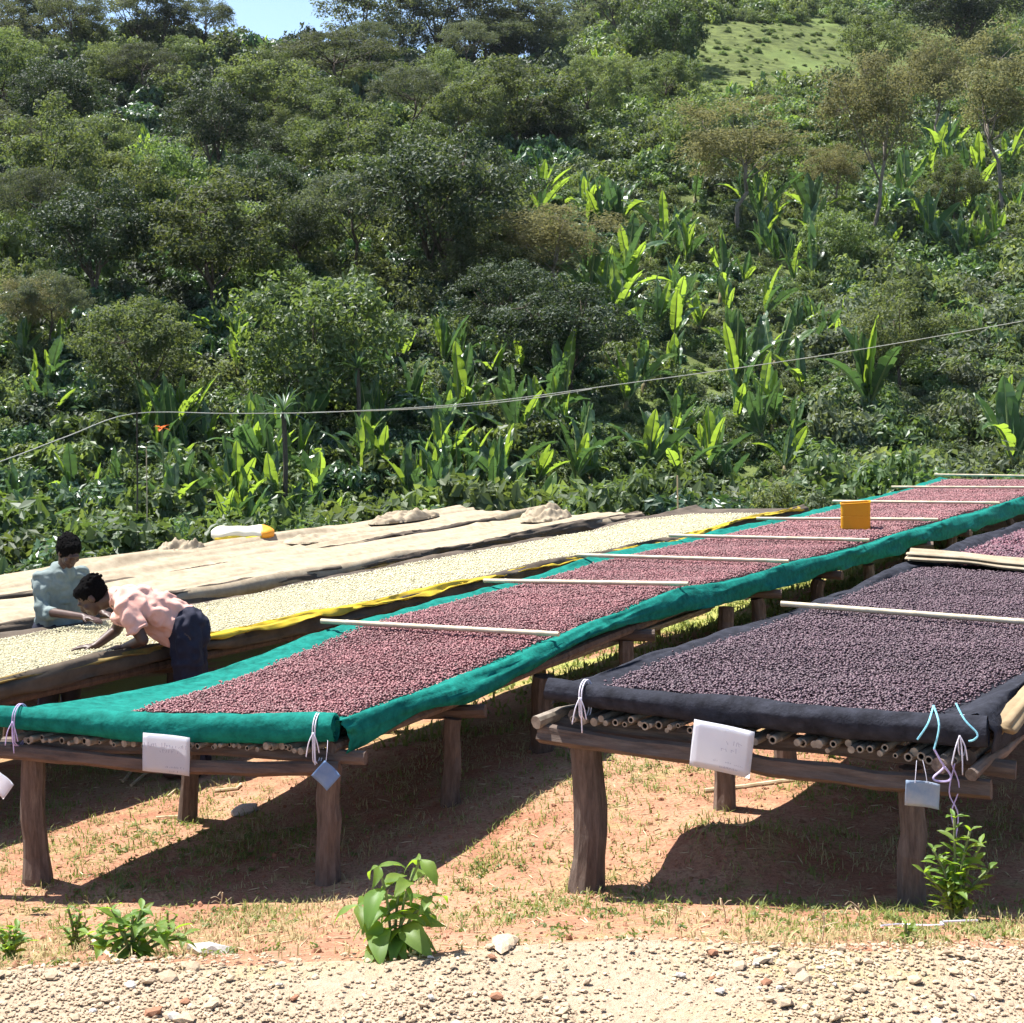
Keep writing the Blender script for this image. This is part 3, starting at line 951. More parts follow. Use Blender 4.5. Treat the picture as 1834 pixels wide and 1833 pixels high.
nth = ["first pale bamboo pole across the green bed, closest to its rolled front edge", "second pale bamboo pole across the green bed, counted from its rolled front edge",
       "third pale bamboo pole across the green bed, counted from its rolled front edge", "fourth pale bamboo pole across the green bed, counted from its rolled front edge",
       "pale bamboo pole passing behind the yellow container on the green bed", "pale bamboo pole across the green bed just beyond the yellow container",
       "second last pale bamboo pole towards the far end of the green bed", "last pale bamboo pole at the far end of the green bed"]
for (sl, sr), lb in zip([(2.68, 2.07), (4.74, 3.9), (6.27, 5.8), (8.16, 7.79), (10.43, 9.96), (12.96, 12.45), (15.4, 15.2), (17.55, 17.5)], nth):
    cross_pole(GREEN, sl, sr, lb)

# --- dark bed
BLACK = Bed((.225, 7.0), (.555, .832), (1.94, 6.24), (.56, .828), 1.20, 0.0, 11.5, 7)
t_b, Lb = bed_frame(BLACK, "drying bed of timber posts under the black net of dark dried cherries", [.06, 1.5, 2.4, 4.2, 6.0, 8, 10], [.1, 1.45, 2.6, 4.2, 6.0, 8, 10], -.10, 50, first_r=.83, leg_r=.066)
log("front_beam", Lb(BLACK.q(-.05, -.04, -.19)), Lb(BLACK.q(-.05, 1.03, -.215)), .042, .040, "wood", t_b, rings=14, bend=.006, wob=.10)
log("side_stick", Lb(BLACK.q(-.1, -.035, -.13)), Lb(BLACK.q(.5, .03, -.11)), .03, .028, "bamboo", t_b, rings=5)
log("side_stick", Lb(BLACK.q(-.12, .93, -.125)), Lb(BLACK.q(.6, .97, -.09)), .034, .03, "wood", t_b, rings=5)
log("side_stick", Lb(BLACK.q(-.13, 1.0, -.145)), Lb(BLACK.q(.6, 1.02, -.09)), .026, .024, "wood", t_b, rings=5)
net_b = thing("shade_net", "black netting with a rolled front edge spread over the dark cherry bed", "net", BLACK.q(0, .5, 0))
prof = [(-.02, -.06, 1.2), (-.014, .0, 1.2), (0.0, .034, 1.1), (.025, .03, 1.0), (.055, .01, .7), (.12, 0, .25), (.3, 0, .1), (.5, 0, .1), (.7, 0, .1), (.85, 0, .15), (.90, .01, .4), (.95, .05, .7), (1.0, .075, 1.0), (1.03, .01, 1.2), (1.04, -.10, 1.3)]
par(sheet("netting", BLACK, prof, 0.0, 11.5, M["black_net"], None, 460, 13, .004, .024), net_b)
roll_o = par(roll_mesh("rolled_edge", BLACK, -.03, -.02, 1.02, .062, M["black_net"], None, .012, -.02, 5, taper=.8), net_b)
ax = (BLACK.q(0, 1) - BLACK.q(0, 0)).normalized()
tie_ring(BLACK.q(-.03, .075, .005), ax, .065, .05, M["string"], roll_o)
tie_ring(BLACK.q(-.03, .965, .005), ax, .066, .03, M["string"], roll_o)
blo = lambda t: np.interp(t, [0, .3, 1, 12], [.10, .08, .065, .06]) + .012 * sines(t, t * 0, 87, 3.0)
bhi = lambda t: np.interp(t, [0, .25, .8, 2, 12], [.86, .88, .91, .93, .93]) + .012 * sines(t, t * 0, 88, 3.4)
dried = thing("dried_cherries", "dark purple dried coffee cherries on the black net", "coffee cherries", BLACK.q(0, .5, 0))
tag(dried, kind="stuff")
par(layer("cherry_layer", BLACK, blo, bhi, .06, 4.75, M["dark_bed"], None, .016, 4), dried)
o = par(beans("loose_cherries", BLACK, blo, bhi, .05, 4.7, .0135, .0077, M["cherry_dark"], "", .020, 8, shape=(1.5, .85, .75)), dried); tag(o, kind="stuff")
m2 = M["cherry_dark"]
dried2 = thing("dried_cherries", "purplish cherries beyond the folded sacking on the black bed", "coffee cherries", BLACK.q(5, .5, 0))
tag(dried2, kind="stuff")
par(layer("cherry_layer", BLACK, blo, bhi, 5.0, 11.2, M["cherry_bed"], None, .016, 5), dried2)
M["cherry_mid"] = cherry_mat("half_dried_cherry", (0.10, 0.035, 0.05), (0.24, 0.10, 0.12), (0.09, 0.05, 0.06))
o = par(beans("loose_cherries", BLACK, blo, bhi, 5.0, 11.2, .022, .0135, M["cherry_mid"], "", .020, 9), dried2); tag(o, kind="stuff")
cross_pole(BLACK, 2.52, 2.42, "pale bamboo pole across the dark cherry bed", .075, .0, 1.03)

# folded sacking across the dark bed, sacking roll on its right edge
def cloth_roll(name, pts, r, mat, label, cat, n=14, flat=.6, seed=2, lobes=3):
    P = np.array([tuple(q) for q in pts], float)
    t = np.linspace(0, 1, 40)
    Q = np.stack([np.interp(t, np.linspace(0, 1, len(P)), P[:, i]) for i in range(3)], -1)
    Q[:, 2] += perp_noise(t, seed, .012, 14)
    T, N, B = frames(Q)
    a = np.linspace(0, 2 * math.pi, n, endpoint=False)
    rr = r * (1 + .22 * np.sin(lobes * a)[None, :] * (1 + perp_noise(t, seed + 1, .6, 9)[:, None]) + .10 * rng.normal(size=(1, n)) + .12 * perp_noise(t, seed + 2, 1, 18)[:, None])
    V = Q[:, None, :] + rr[..., None] * (np.cos(a)[None, :, None] * N[:, None, :] + flat * np.sin(a)[None, :, None] * B[:, None, :])
    F = []
    for i in range(39):
        for j in range(n):
            F.append((i * n + j, i * n + (j + 1) % n, (i + 1) * n + (j + 1) % n, (i + 1) * n + j))
    F += [tuple(range(n - 1, -1, -1)), tuple(range(39 * n, 40 * n))]
    o = MB().add(V.reshape(-1, 3), F).build(name, mat, None, True)
    return tag(o, label, cat)


cloth_roll("folded_sacking", [BLACK.q(4.92, -.01, .085), BLACK.q(4.85, .5, .06), BLACK.q(4.8, 1.03, .08)], .15, M["burlap_pale"], "pale folded sacking laid across the dark cherry bed", "cloth", flat=.22, lobes=7, n=42)
cloth_roll("sacking_roll", [BLACK.q(.1, 1.03, .0), BLACK.q(.5, 1.035, .06), BLACK.q(1.2, 1.03, .09), BLACK.q(2.4, 1.03, .09)], .05, M["burlap"], "tan sacking roll along the outer edge of the black net", "cloth", flat=.5, lobes=4, n=24)

# --- parchment beds behind
UB = (.545, .838); PERP = np.array((-.838, .545))
def far_bed(a, z, s0, s1, seed, tilt, w=1.6):
    a = np.array(a, float)
    return Bed(a + PERP * w, UB, a, UB, z, s0, s1, seed, .025, tilt)       # left edge = far side, right edge = near side


B3 = far_bed((-3.08, 9.08), .77, -2.2, 12.7, 17, .10)
B4 = far_bed(np.array((-3.08, 9.08)) + PERP * 2.28, .60, -3.2, 12.4, 27, .13)
B5 = far_bed(np.array((-3.08, 9.08)) + PERP * 4.45, .38, -4.5, 13.4, 37, .05)
st = lambda b: [b.s0 + .1 + 1.7 * i for i in range(int((b.s1 - b.s0) / 1.7) + 1)]
bed_frame(B3, "long timber drying bed of cream parchment coffee where the two workers sort", st(B3), [k + .3 for k in st(B3)][:-1], -.10, 20, "wood_dark", .05, front=False)
bed_frame(B4, "drying bed under tan sacking directly behind the standing worker", st(B4), st(B4), -.10, 12, "wood_dark", .05, front=False)
bed_frame(B5, "farthest drying bed under tan sacking, along the edge of the vegetation", st(B5), st(B5), -.10, 12, "wood_dark", .05, front=False)

n3 = thing("sacking_sheet", "brown net and sacking sheet under the parchment on the workers' bed", "cloth", B3.q(0, .5, 0))
prof = [(-.03, -.10, 1.3), (-.02, .0, 1.2), (0, .04, 1.2), (.05, .02, .8), (.1, .0, .3), (.5, 0, .1), (.9, 0, .3), (.955, .012, .8), (1.0, .03, 1.3), (1.022, -.015, 1.3), (1.03, -.075, 1.5)]
par(sheet("netting", B3, prof, B3.s0, B3.s1, M["brown_cloth"], None, 360, 43, .005, .022), n3)
prof = [(.995, .030, .9), (1.006, .032, 1.1), (1.022, .010, 1.5), (1.029, -.008, 2.2)]
par(sheet("yellow_edging", B3, prof, 1.55, B3.s1 - .2, M["yellow"], None, 420, 47, .004, .026), n3)
par(sheet("ochre_edging", B3, prof, B3.s0, 1.5, M["ochre"], None, 120, 49, .004, .022), n3)
plo = lambda t: np.interp(t, [-3, 10.6, 11.4, 13], [.075, .085, .3, .6]) + .02 * sines(t, t * 0, 97, 2.4)
phi = lambda t: .955 + .012 * sines(t, t * 0, 98, 2.8)
p3 = thing("parchment_coffee", "cream parchment coffee spread on the workers' bed", "coffee", B3.q(0, .5, 0)); tag(p3, kind="stuff")
par(layer("parchment_layer", B3, plo, phi, B3.s0 + .1, 11.5, M["parch_bed"], None, .016, 6, 420, 40, .010), p3)
o = par(beans("loose_parchment", B3, plo, phi, -1.2, 4.0, .0185, .0066, M["parch"], "", .024, 14, shape=(1.3, .9, .6)), p3); tag(o, kind="stuff")
o = par(beans("loose_parchment", B3, plo, phi, 4.0, 11.5, .028, .0095, M["parch"], "", .024, 15, shape=(1.3, .9, .6)), p3); tag(o, kind="stuff")


def sacking_cover(bed, label, seed, wav):
    e = thing("sacking_sheet", label, "cloth", bed.q(0, .5, 0))
    prof = [(-.04, -.09, 1.5), (-.02, .02, 1.4), (.02, .05, 1.3), (.08, .012, .9)]
    prof += [(w, .012, .55) for w in np.linspace(.14, .86, 34)]
    prof += [(.92, .014, .7), (.97, .03, 1.1), (1.01, .03, 1.1), (1.03, -.03, 1.3), (1.035, -.10, 1.6)]
    t = np.linspace(bed.s0, bed.s1, 320)
    k = len(prof)
    V = np.zeros((320, k, 3))
    for j, (w, dz, wb) in enumerate(prof):
        P = bed.p(t, np.full_like(t, w) + perp_noise(t, seed + j // 3, .012 * wb, 1.6), dz)
        fold = np.maximum(sines(t * .55, np.full_like(t, w * 9), seed + 2, 1.7), 0) ** 1.5 * wav + perp_noise(t, seed + j // 4, .006, 5) + wav * .7 * (1 - np.abs(sines(t * .3, np.full_like(t, w * 11), seed + 5, 1.6))) ** 7
        P[:, 2] += fold * (1 if .05 < w < .95 else 1.2)
        V[:, j] = P
    ids = np.arange(320 * k).reshape(320, k)
    F = np.stack([ids[:-1, :-1], ids[:-1, 1:], ids[1:, 1:], ids[1:, :-1]], -1).reshape(-1, 4)
    o = link("cover", mesh_np("cover", V.reshape(-1, 3), F, M["burlap_pale"], True), None)
    sm = o.modifiers.new("thickness", 'SOLIDIFY'); sm.thickness = .006; sm.offset = -1
    par(o, e)
    prof2 = [(.985, .045, 1.2), (1.01, .050, 1.3), (1.03, .02, 1.3), (1.042, -.03, 1.4), (1.045, -.08, 1.5)]
    par(sheet("brown_edging", bed, prof2, bed.s0, bed.s1, M["brown_cloth"], None, 320, seed + 9, .005, .03), e)
    return e


sacking_cover(B4, "tan sacking sheet with brown edging covering the bed behind the standing worker", 51, .055)
sacking_cover(B5, "tan sacking sheet with brown edging covering the farthest bed", 61, .08)


def heap(name, q, L, Wd, H, rz, mat, label, cat, seed, nu=70, nv=40, crumple=.8):
    """Crumpled cloth heap."""
    u, v = np.meshgrid(np.linspace(-1, 1, nu), np.linspace(-1, 1, nv), indexing='ij')
    r = np.sqrt(u ** 2 + v ** 2)
    dome = np.clip(1 - r ** 2.2, 0, 1) ** .7
    z = H * dome * (1 + crumple * sines(u * 3, v * 3, seed, 2.2)) + H * .35 * crumple * np.abs(sines(u * 8, v * 5, seed + 1, 2.4)) * (dome > .01)
    ca, sa = math.cos(rz), math.sin(rz)
    X, Y = u * L, v * Wd
    s_ = np.where(r > 1, 1 / np.maximum(r, 1e-6), 1)
    X, Y = X * s_, Y * s_
    V = np.stack([X * ca - Y * sa, X * sa + Y * ca, z], -1)
    ids = np.arange(u.size).reshape(u.shape)
    F = np.stack([ids[:-1, :-1], ids[1:, :-1], ids[1:, 1:], ids[:-1, 1:]], -1).reshape(-1, 4)
    o = link(name, mesh_np(name, V.reshape(-1, 3), F, mat, True), None, q)
    return tag(o, label, cat)


ub = math.atan2(UB[1], UB[0])
heap("sacking_heap", B5.q(7.3, .10, .03), .42, .2, .10, ub, M["burlap_pale"], "crumpled pale sacking heap left of the cream and yellow sack", "cloth", 3)
heap("sacking_heap", B5.q(8.9, .6, .04), .55, .3, .05, ub, M["burlap_pale"], "crumpled tan sacking on the farthest bed in front of the yellow sack", "cloth", 4)
heap("sacking_heap", B5.q(11.6, .2, .04), .8, .24, .10, ub, M["burlap_pale"], "crumpled tan sacking heap on the far edge midway along the covered beds", "cloth", 5)
heap("sacking_heap", B4.q(11.6, .35, .04), .5, .3, .12, ub, M["burlap_pale"], "pale sacking heap at the far end of the covered bed", "cloth", 6)

# ------------------------------------------------------------------ things on and around the beds
def paper(name, c, w, h, yaw, tilt, mat, label, cat, roll=0.0, curl=.012, strokes=None):
    """A sheet of paper or card with real thickness; strokes: faint lines of writing on its face (u, v, length, height)."""
    e = thing(name, label, cat, c)
    nx, ny = 10, 8
    u, v = np.meshgrid(np.linspace(-.5, .5, nx), np.linspace(-.5, .5, ny), indexing='ij')
    bow = lambda u, v: curl * (np.sin(u * 5 + 1) + .6 * np.sin(v * 4 + u * 3))
    rot = np.array(Euler((tilt, roll, yaw)).to_matrix())
    put = lambda u, v, off: (np.stack([u * w, bow(u, v) - off, v * h], -1).reshape(-1, 3) @ rot.T)
    ids = np.arange(nx * ny).reshape(nx, ny)
    F = np.stack([ids[:-1, :-1], ids[1:, :-1], ids[1:, 1:], ids[:-1, 1:]], -1).reshape(-1, 4)
    o = link("sheet", mesh_np("sheet", put(u, v, 0), F, mat, True), e)
    sm = o.modifiers.new("thickness", 'SOLIDIFY'); sm.thickness = .0012; sm.offset = 1
    if strokes:
        for mt, lines in strokes.items():
            V, Fq = [], []
            for (u0, v0, ln, hh) in lines:
                x = u0
                while x < u0 + ln:
                    wd = hh * rng.uniform(.12, .5)
                    tall = hh * rng.uniform(.45, 1.0)
                    sl = rng.normal(0, hh * .12)
                    if rng.random() < .82:
                        b = len(V); th = hh * .11
                        for k in range(rng.integers(1, 3)):
                            b = len(V)
                            if k == 0:
                                q = [(x, v0), (x + th, v0), (x + th + sl, v0 + tall), (x + sl, v0 + tall)]
                            else:
                                yy = v0 + tall * rng.uniform(0, .9)
                                q = [(x, yy), (x + wd, yy + sl), (x + wd, yy + sl + th), (x, yy + th)]
                            V += q; Fq.append((b, b + 1, b + 2, b + 3))
                    x += wd + hh * .22
            V = np.array(V)
            link("writing", mesh_np("writing", put(V[:, 0], V[:, 1], .0022), np.array(Fq), M[mt]), o)
    return e


yaw_g = math.atan2(ax.y, ax.x)
q = GREEN.q(-.13, .44, -.255)
paper("paper_sign", pt(298, 1351, 7.60), .255, .197, R(-13), 0.06, M["paper"], "white paper sign with faint writing hanging below the green roll", "sign", R(2.5), .004,
      {"ink": [(-.47, .17, .92, .11), (-.13, .03, .36, .10)], "ink_dark": [(-.08, -.35, .46, .055), (.02, -.45, .22, .05)]})
paper("paper_sign", pt(1293, 1341, 6.55), .268, .208, R(-21), 0.05, M["paper"], "white paper sign with faint writing hanging below the black roll", "sign", R(7), .004,
      {"ink": [(.08, .10, .25, .12), (-.10, -.05, .34, .12)], "ink_dark": [(-.12, -.29, .30, .045), (.22, -.31, .16, .03), (0, -.41, .30, .045)]})
tg = paper("card_tag", pt(584, 1389, 7.43), .108, .108, R(-10), 0.08, M["tag_blue"], "blue card tag hanging cornerwise on the green bed's front post", "tag", R(42), .004)
MB().add(*strand([(0, 0, .072), (.004, .01, .12), (.002, .05, .16)], .0014)).build("tag_string", M["string"], tg)
tg = paper("card_tag", pt(1652, 1423, 6.13), .135, .105, R(-18), 0.08, M["tag_grey"], "pale blue card tag on the black bed's front post beside the leafy plant", "tag", R(3), .008)
for dx in (-.03, .02): MB().add(*strand([(dx, 0, .045), (dx * .8, .01, .085), (dx * .5, .03, .13)], .0014)).build("tag_string", M["string"], tg)
paper("card_tag", pt(3, 1407, 7.6), .10, .10, R(-10), 0.08, M["paper"], "small white card tag cut off by the picture's left border", "tag", R(38), .004)

# strings on the dark bed's right corner
mb = MB()
f0 = pt(1672, 1264, 6.17)
mb.add(*strand([f0, pt(1662, 1296, 6.10), pt(1643, 1325, 6.10)], .004))
mb.add(*strand([f0, pt(1682, 1300, 6.09), pt(1673, 1342, 6.09)], .004))
mb.add(*strand([pt(1712, 1260, 6.12), pt(1728, 1290, 6.06), pt(1750, 1314, 6.03), pt(1745, 1325, 6.03), pt(1735, 1328, 6.04)], .004))
mb.build("corner_string", M["string_blue"])
tag(bpy.data.objects["corner_string"], "pale blue string tied over the black roll's right-hand corner", "string")
mb = MB()
mb.add(*strand([pt(1673, 1342, 6.16), pt(1684, 1362, 6.15), pt(1690, 1375, 6.15), pt(1672, 1392, 6.15), pt(1678, 1399, 6.15), pt(1698, 1399, 6.15), pt(1703, 1390, 6.15), pt(1692, 1374, 6.15)], .0045))
mb.build("hanging_loop", M["string_lilac"])
tag(bpy.data.objects["hanging_loop"], "lilac string loop hanging below the black bed's right corner", "string")
mb = MB()
mb.add(*strand([pt(1710, 1368, 6.2), pt(1700, 1420, 6.2), pt(1716, 1460, 6.2), pt(1708, 1520, 6.2)], .003))
mb.add(*strand([pt(1704, 1368, 6.2), pt(1718, 1410, 6.2), pt(1704, 1455, 6.2), pt(1712, 1490, 6.2)], .003))
mb.build("dangling_string", M["string_lilac"])
tag(bpy.data.objects["dangling_string"], "thin twisted string dangling down to the leafy plant", "string")
mb = MB()
q = [(1570, 1672), (1610, 1660), (1640, 1668), (1680, 1670), (1690, 1655), (1730, 1652), (1760, 1650)]
P = []
for a_, b_ in q:
    x = (a_ - CX) / FPX * 5.75; P.append((x, 5.75 - (b_ - 1660) * .006, tz(x, 5.75 - (b_ - 1660) * .006) + .02))
mb.add(*strand(P, .004)); mb.build("ground_string", M["string"])
tag(bpy.data.objects["ground_string"], "pale string lying in the grass at the leafy plant's foot", "string")


# cut-open yellow container on the green bed
def rounded_rect(w, d, r, n=5):
    P = []
    for cx_, cy_, a0 in ((w / 2 - r, d / 2 - r, 0), (-w / 2 + r, d / 2 - r, 90), (-w / 2 + r, -d / 2 + r, 180), (w / 2 - r, -d / 2 + r, 270)):
        for k in range(n):
            a = R(a0 + 90 * k / (n - 1)); P.append((cx_ + r * math.cos(a), cy_ + r * math.sin(a)))
    return P


jq = GREEN.q(9.45, .68, .028)
jc = thing("cut_container", "yellow cut-open plastic container standing on the red cherries", "container", jq, R(-12))
mb = MB()
rings = []
for zz, ins in [(0, .012), (.012, 0), (.13, 0), (.135, .003), (.145, .003), (.15, 0), (.26, 0), (.272, -.002)]:
    rings.append([(x_, y_, zz + (.012 * x_ / .15 if zz > .25 else 0)) for x_, y_ in rounded_rect(.30 - 2 * ins, .23 - 2 * ins, .035)])
for zz, ins in [(.272, .006), (.20, .007), (.02, .012)]:
    rings.append([(x_, y_, zz + (.012 * x_ / .15 if zz > .25 else 0)) for x_, y_ in rounded_rect(.30 - 2 * ins, .23 - 2 * ins, .032)])
n = len(rings[0])
mb.add([v for r_ in rings for v in r_], [(i * n + j, i * n + (j + 1) % n, (i + 1) * n + (j + 1) % n, (i + 1) * n + j) for i in range(len(rings) - 1) for j in range(n)] + [tuple(range(n - 1, -1, -1)), tuple(range((len(rings) - 1) * n, len(rings) * n))])
jb = mb.build("body", M["jerry"], jc, False)
mb = MB()
V, F = tube([(x_, y_, .274 + .012 * x_ / .15) for x_, y_ in rounded_rect(.304, .234, .036)] + [(rounded_rect(.304, .234, .036)[0] + (.276 + .012 * .97,))], .006, 6, False)
mb.add(V, F); mb.build("rim", M["jerry"], jb, True)

# cream, yellow and orange sack on the farthest bed
sq = B5.q(8.45, .06, .03)
sk = thing("filled_sack", "cream and yellow sack with an orange end on the farthest bed", "sack", sq, R(8))
def pillow(a, b, w, h, seed, x0=-1, x1=1, n=26, k=14):
    u = np.linspace(x0, x1, n); V = []
    for x_ in u:
        e = (1 - abs(x_) ** 7 * .6)
        for a_ in np.linspace(0, 2 * math.pi, k, endpoint=False):
            rr = 1 + .07 * math.sin(3 * a_ + 5 * x_ + seed) + .05 * math.sin(9 * x_ + 2 * a_)
            V.append((x_ * a, math.cos(a_) * w * e * rr, h + math.sin(a_) * h * e * rr))
    F = [(i * k + j, i * k + (j + 1) % k, (i + 1) * k + (j + 1) % k, (i + 1) * k + j) for i in range(n - 1) for j in range(k)]
    F += [tuple(range(k - 1, -1, -1)), tuple(range((n - 1) * k, n * k))]
    return V, F
V, F = pillow(.40, 0, .16, .10, 1, -1, .62)
MB().add(V, F).build("sack_body", M["sack"], sk, True)
V, F = pillow(.40, 0, .165, .102, 1, .60, 1.0, 10)
MB().add(V, F).build("orange_end", M["sack_orange"], sk, True)
V, F = pillow(.38, 0, .178, .075, 2, -.92, .62)
MB().add([(x_, y_, z_ * .8) for x_, y_, z_ in V], F).build("yellow_side", M["sack_yellow"], sk, True)

# loose sticks lying about
def stick(name, P, r, mat, label, cat="stick"):
    V, F = tube(np.array([tuple(p_) for p_ in P]), r, 6, True, .08)
    return tag(MB().add(V, F).build(name, mat), label, cat)


def gpt(px, py, up=.012):
    """Point on the near ground seen at a photo pixel."""
    ys = np.arange(4.6, 16, .01); xs = (px - CX) / FPX * ys
    zs = CAM_Z - (py - HY) / FPX * ys
    i = np.nonzero(terrain(xs, ys) >= zs)[0][0]
    return Vector((xs[i], ys[i], zs[i] + up))


stick("pale_stick", [gpt(150, 1690, .06), gpt(180, 1712, .03), gpt(212, 1731, .015)], .008, M["straw"], "pale stick leaning from the weed clump to the road edge")
stick("fallen_cane", [gpt(1262, 1420), gpt(1330, 1413), gpt(1400, 1403), gpt(1500, 1392)], .012, M["straw"], "long pale cane lying under the dark cherry bed")
stick("fallen_stick", [gpt(385, 1420), gpt(425, 1416), gpt(432, 1408)], .010, M["straw"], "short pale stick on the earth right of the green bed's inner leg")
stick("fallen_stick", [gpt(300, 1430), gpt(315, 1418), gpt(345, 1415)], .007, M["straw"], "thin bent stick left of the green bed's inner leg")
stick("fallen_stick", [gpt(280, 1468), gpt(322, 1465)], .006, M["straw"], "thin straight straw lying in front of the green bed's inner leg")
for k, (x0, y0, x1, y1) in enumerate([(220, 1405, 262, 1362), (235, 1412, 285, 1380), (228, 1398, 252, 1368)]):
    stick("bare_root", [gpt(x0, y0, .02), gpt((x0 + x1) // 2, (y0 + y1) // 2 - 2, .03), gpt(x1, y1, .03)], .010, M["straw"], ["bare pale root, leftmost of three under the green bed", "bare pale root, lowest of three under the green bed", "bare pale root, middle of three under the green bed"][k], "root")

# slack cable above the beds and thin poles at the edge of the vegetation
cab = thing("overhead_cable", "thin pale slack cable strung across the hillside above the beds", "cable", pt(240, 741, 24))
def cable(points):
    Q = [pt(*p_) for p_ in points]
    V, F = strand(Q, .0085, 6)
    return MB().add(V, F)
par(cable([(-500, 930, 19.5), (-150, 872, 21), (0, 827, 22), (120, 782, 23), (240, 741, 24), (420, 741, 24.5), (600, 738, 25), (850, 722, 26), (1100, 690, 27), (1480, 636, 28.5), (1834, 575, 30), (2300, 490, 32)]).build("cable_strand", M["cable"]), cab)
par(cable([(560, 739, 24.9), (720, 734, 25.5), (850, 725.5, 26), (960, 713, 26.5), (1060, 697, 26.8)]).build("second_strand", M["cable"]), cab)
for (px_, y0, y1, d, r, lb) in [(243, 738, 1010, 24, .014, "thin dark pole holding up the slack cable"), (260, 800, 1010, 22.5, .009, "thin pale stake just behind the farthest bed"), (1211, 852, 960, 23, .012, "pale upright stake at the vegetation edge behind the beds")]:
    a_, b_ = pt(px_, y1, d), pt(px_ + 2, y0, d)
    a_.z = min(a_.z, tz(a_.x, a_.y) - .1)
    V, F = tube([tuple(a_), tuple((a_ + b_) / 2 + Vector((.02, 0, 0))), tuple(b_)], r, 6)
    tag(MB().add(V, F).build("thin_pole", M["bark"] if "dark" in lb else M["straw"]), lb, "pole")


# ------------------------------------------------------------------ people
def ball(c, r, seg=14):
    """Ellipsoid: centre c, radii r (number or 3), optional rotation as 3x3 in r[3]."""
    rot = None
    if not np.isscalar(r) and len(r) == 4: rot = np.array(r[3]); r = r[:3]
    r = np.array([r] * 3 if np.isscalar(r) else r, float)
    V, F = [], []
    n, m_ = seg, seg // 2 + 1
    V.append((0, 0, 1))
    for i in range(1, m_):
        for j in range(n):
            a, b = math.pi * i / m_, 2 * math.pi * j / n
            V.append((math.sin(a) * math.cos(b), math.sin(a) * math.sin(b), math.cos(a)))
    V.append((0, 0, -1))
    for j in range(n): F.append((0, 1 + j, 1 + (j + 1) % n))
    for i in range(m_ - 2):
        for j in range(n): F.append((1 + i * n + j, 1 + (i + 1) * n + j, 1 + (i + 1) * n + (j + 1) % n, 1 + i * n + (j + 1) % n))
    e = len(V) - 1
    for j in range(n): F.append((e, 1 + (m_ - 2) * n + (j + 1) % n, 1 + (m_ - 2) * n + j))
    V = np.array(V) * r
    if rot is not None: V = V @ rot.T
    return V + np.array(tuple(c)), F


def limb(mb, pts, rad, n=12, end=True):
    P = np.array([tuple(p_) for p_ in pts], float)
    t = np.linspace(0, len(P) - 1, (len(P) - 1) * 5 + 1)
    i = np.clip(t.astype(int), 0, len(P) - 2); f = (t - i)[:, None]
    Q = P[i] * (1 - f) + P[i + 1] * f
    rr = np.interp(t, range(len(P)), rad)
    V, F = tube(Q, rr, n)
    mb.add(V, F)
    for q_, r_ in ((P[0], rad[0]), (P[-1], rad[-1]))[:2 if end else 1]: mb.add(*ball(q_, r_ * .99, 12))
    for q_, r_ in zip(P[1:-1], rad[1:-1]): mb.add(*ball(q_, r_ * 1.0, 12))


def fuse(mb, name, mat, parent, voxel, smooth=6, smf=.5):
    o = mb.build(name, mat, None, True)
    r_ = o.modifiers.new("fuse", 'REMESH'); r_.mode = 'VOXEL'; r_.voxel_size = voxel; r_.use_smooth_shade = True
    s_ = o.modifiers.new("smooth", 'SMOOTH'); s_.factor = smf; s_.iterations = smooth
    return par(o, parent) if parent is not None else o


def basis(fwd, up):
    f = Vector(fwd).normalized(); u = Vector(up); u = (u - f * u.dot(f)).normalized(); r_ = f.cross(u)
    return f, u, r_


def head(mb, hair, c, fwd, up, s=1.0, afro=1.0):
    """Head with brow, eyes, nose, mouth, chin and ears looking along fwd; short hair in a second mesh."""
    f, u, r_ = basis(fwd, up)
    c = Vector(c)
    Rm = [[r_.x, f.x, u.x], [r_.y, f.y, u.y], [r_.z, f.z, u.z]]
    at = lambda a, b, d: c + (r_ * a + f * b + u * d) * s
    B_ = lambda q_, rad: mb.add(*ball(q_, tuple(x_ * s for x_ in rad) + (Rm,), 16))
    B_(at(0, -.008, .025), (.074, .092, .085))
    B_(at(0, .030, -.035), (.058, .062, .070))
    B_(at(0, .055, -.088), (.030, .028, .024))            # chin
    B_(at(0, .088, .020), (.050, .018, .014))             # brow
    B_(at(0, .098, -.018), (.012, .018, .022)); B_(at(0, .104, -.030), (.018, .014, .011))   # nose
    B_(at(0, .088, -.060), (.024, .012, .008)); B_(at(0, .086, -.070), (.021, .012, .008))   # lips
    for sd in (-1, 1):
        B_(at(sd * .032, .080, .002), (.012, .010, .009))  # eye
        B_(at(sd * .040, .066, -.028), (.022, .020, .020)) # cheek
        B_(at(sd * .076, -.005, -.008), (.010, .020, .032))  # ear
    Bh = lambda q_, rad: hair.add(*ball(q_, tuple(x_ * s * (afro if i_ != 3 else 1) for i_, x_ in enumerate(rad)) + (Rm,), 18))
    Bh(at(0, -.026, .038), (.085, .102, .088))
    Bh(at(0, -.035, .0), (.080, .084, .07))
    Bh(at(0, .036, .076), (.062, .046, .040))
    for k in range(60):
        a_, b_ = rng.uniform(0, 6.28), rng.uniform(0.05, 1.5)
        d_ = Vector((math.cos(a_) * math.sin(b_), math.sin(a_) * math.sin(b_) - .25, math.cos(b_)))
        Bh(at(d_.x * .082, -.022 + d_.y * .095, .048 + d_.z * .076), (.010, .010, .010))
    return at(0, -.03, -.075)


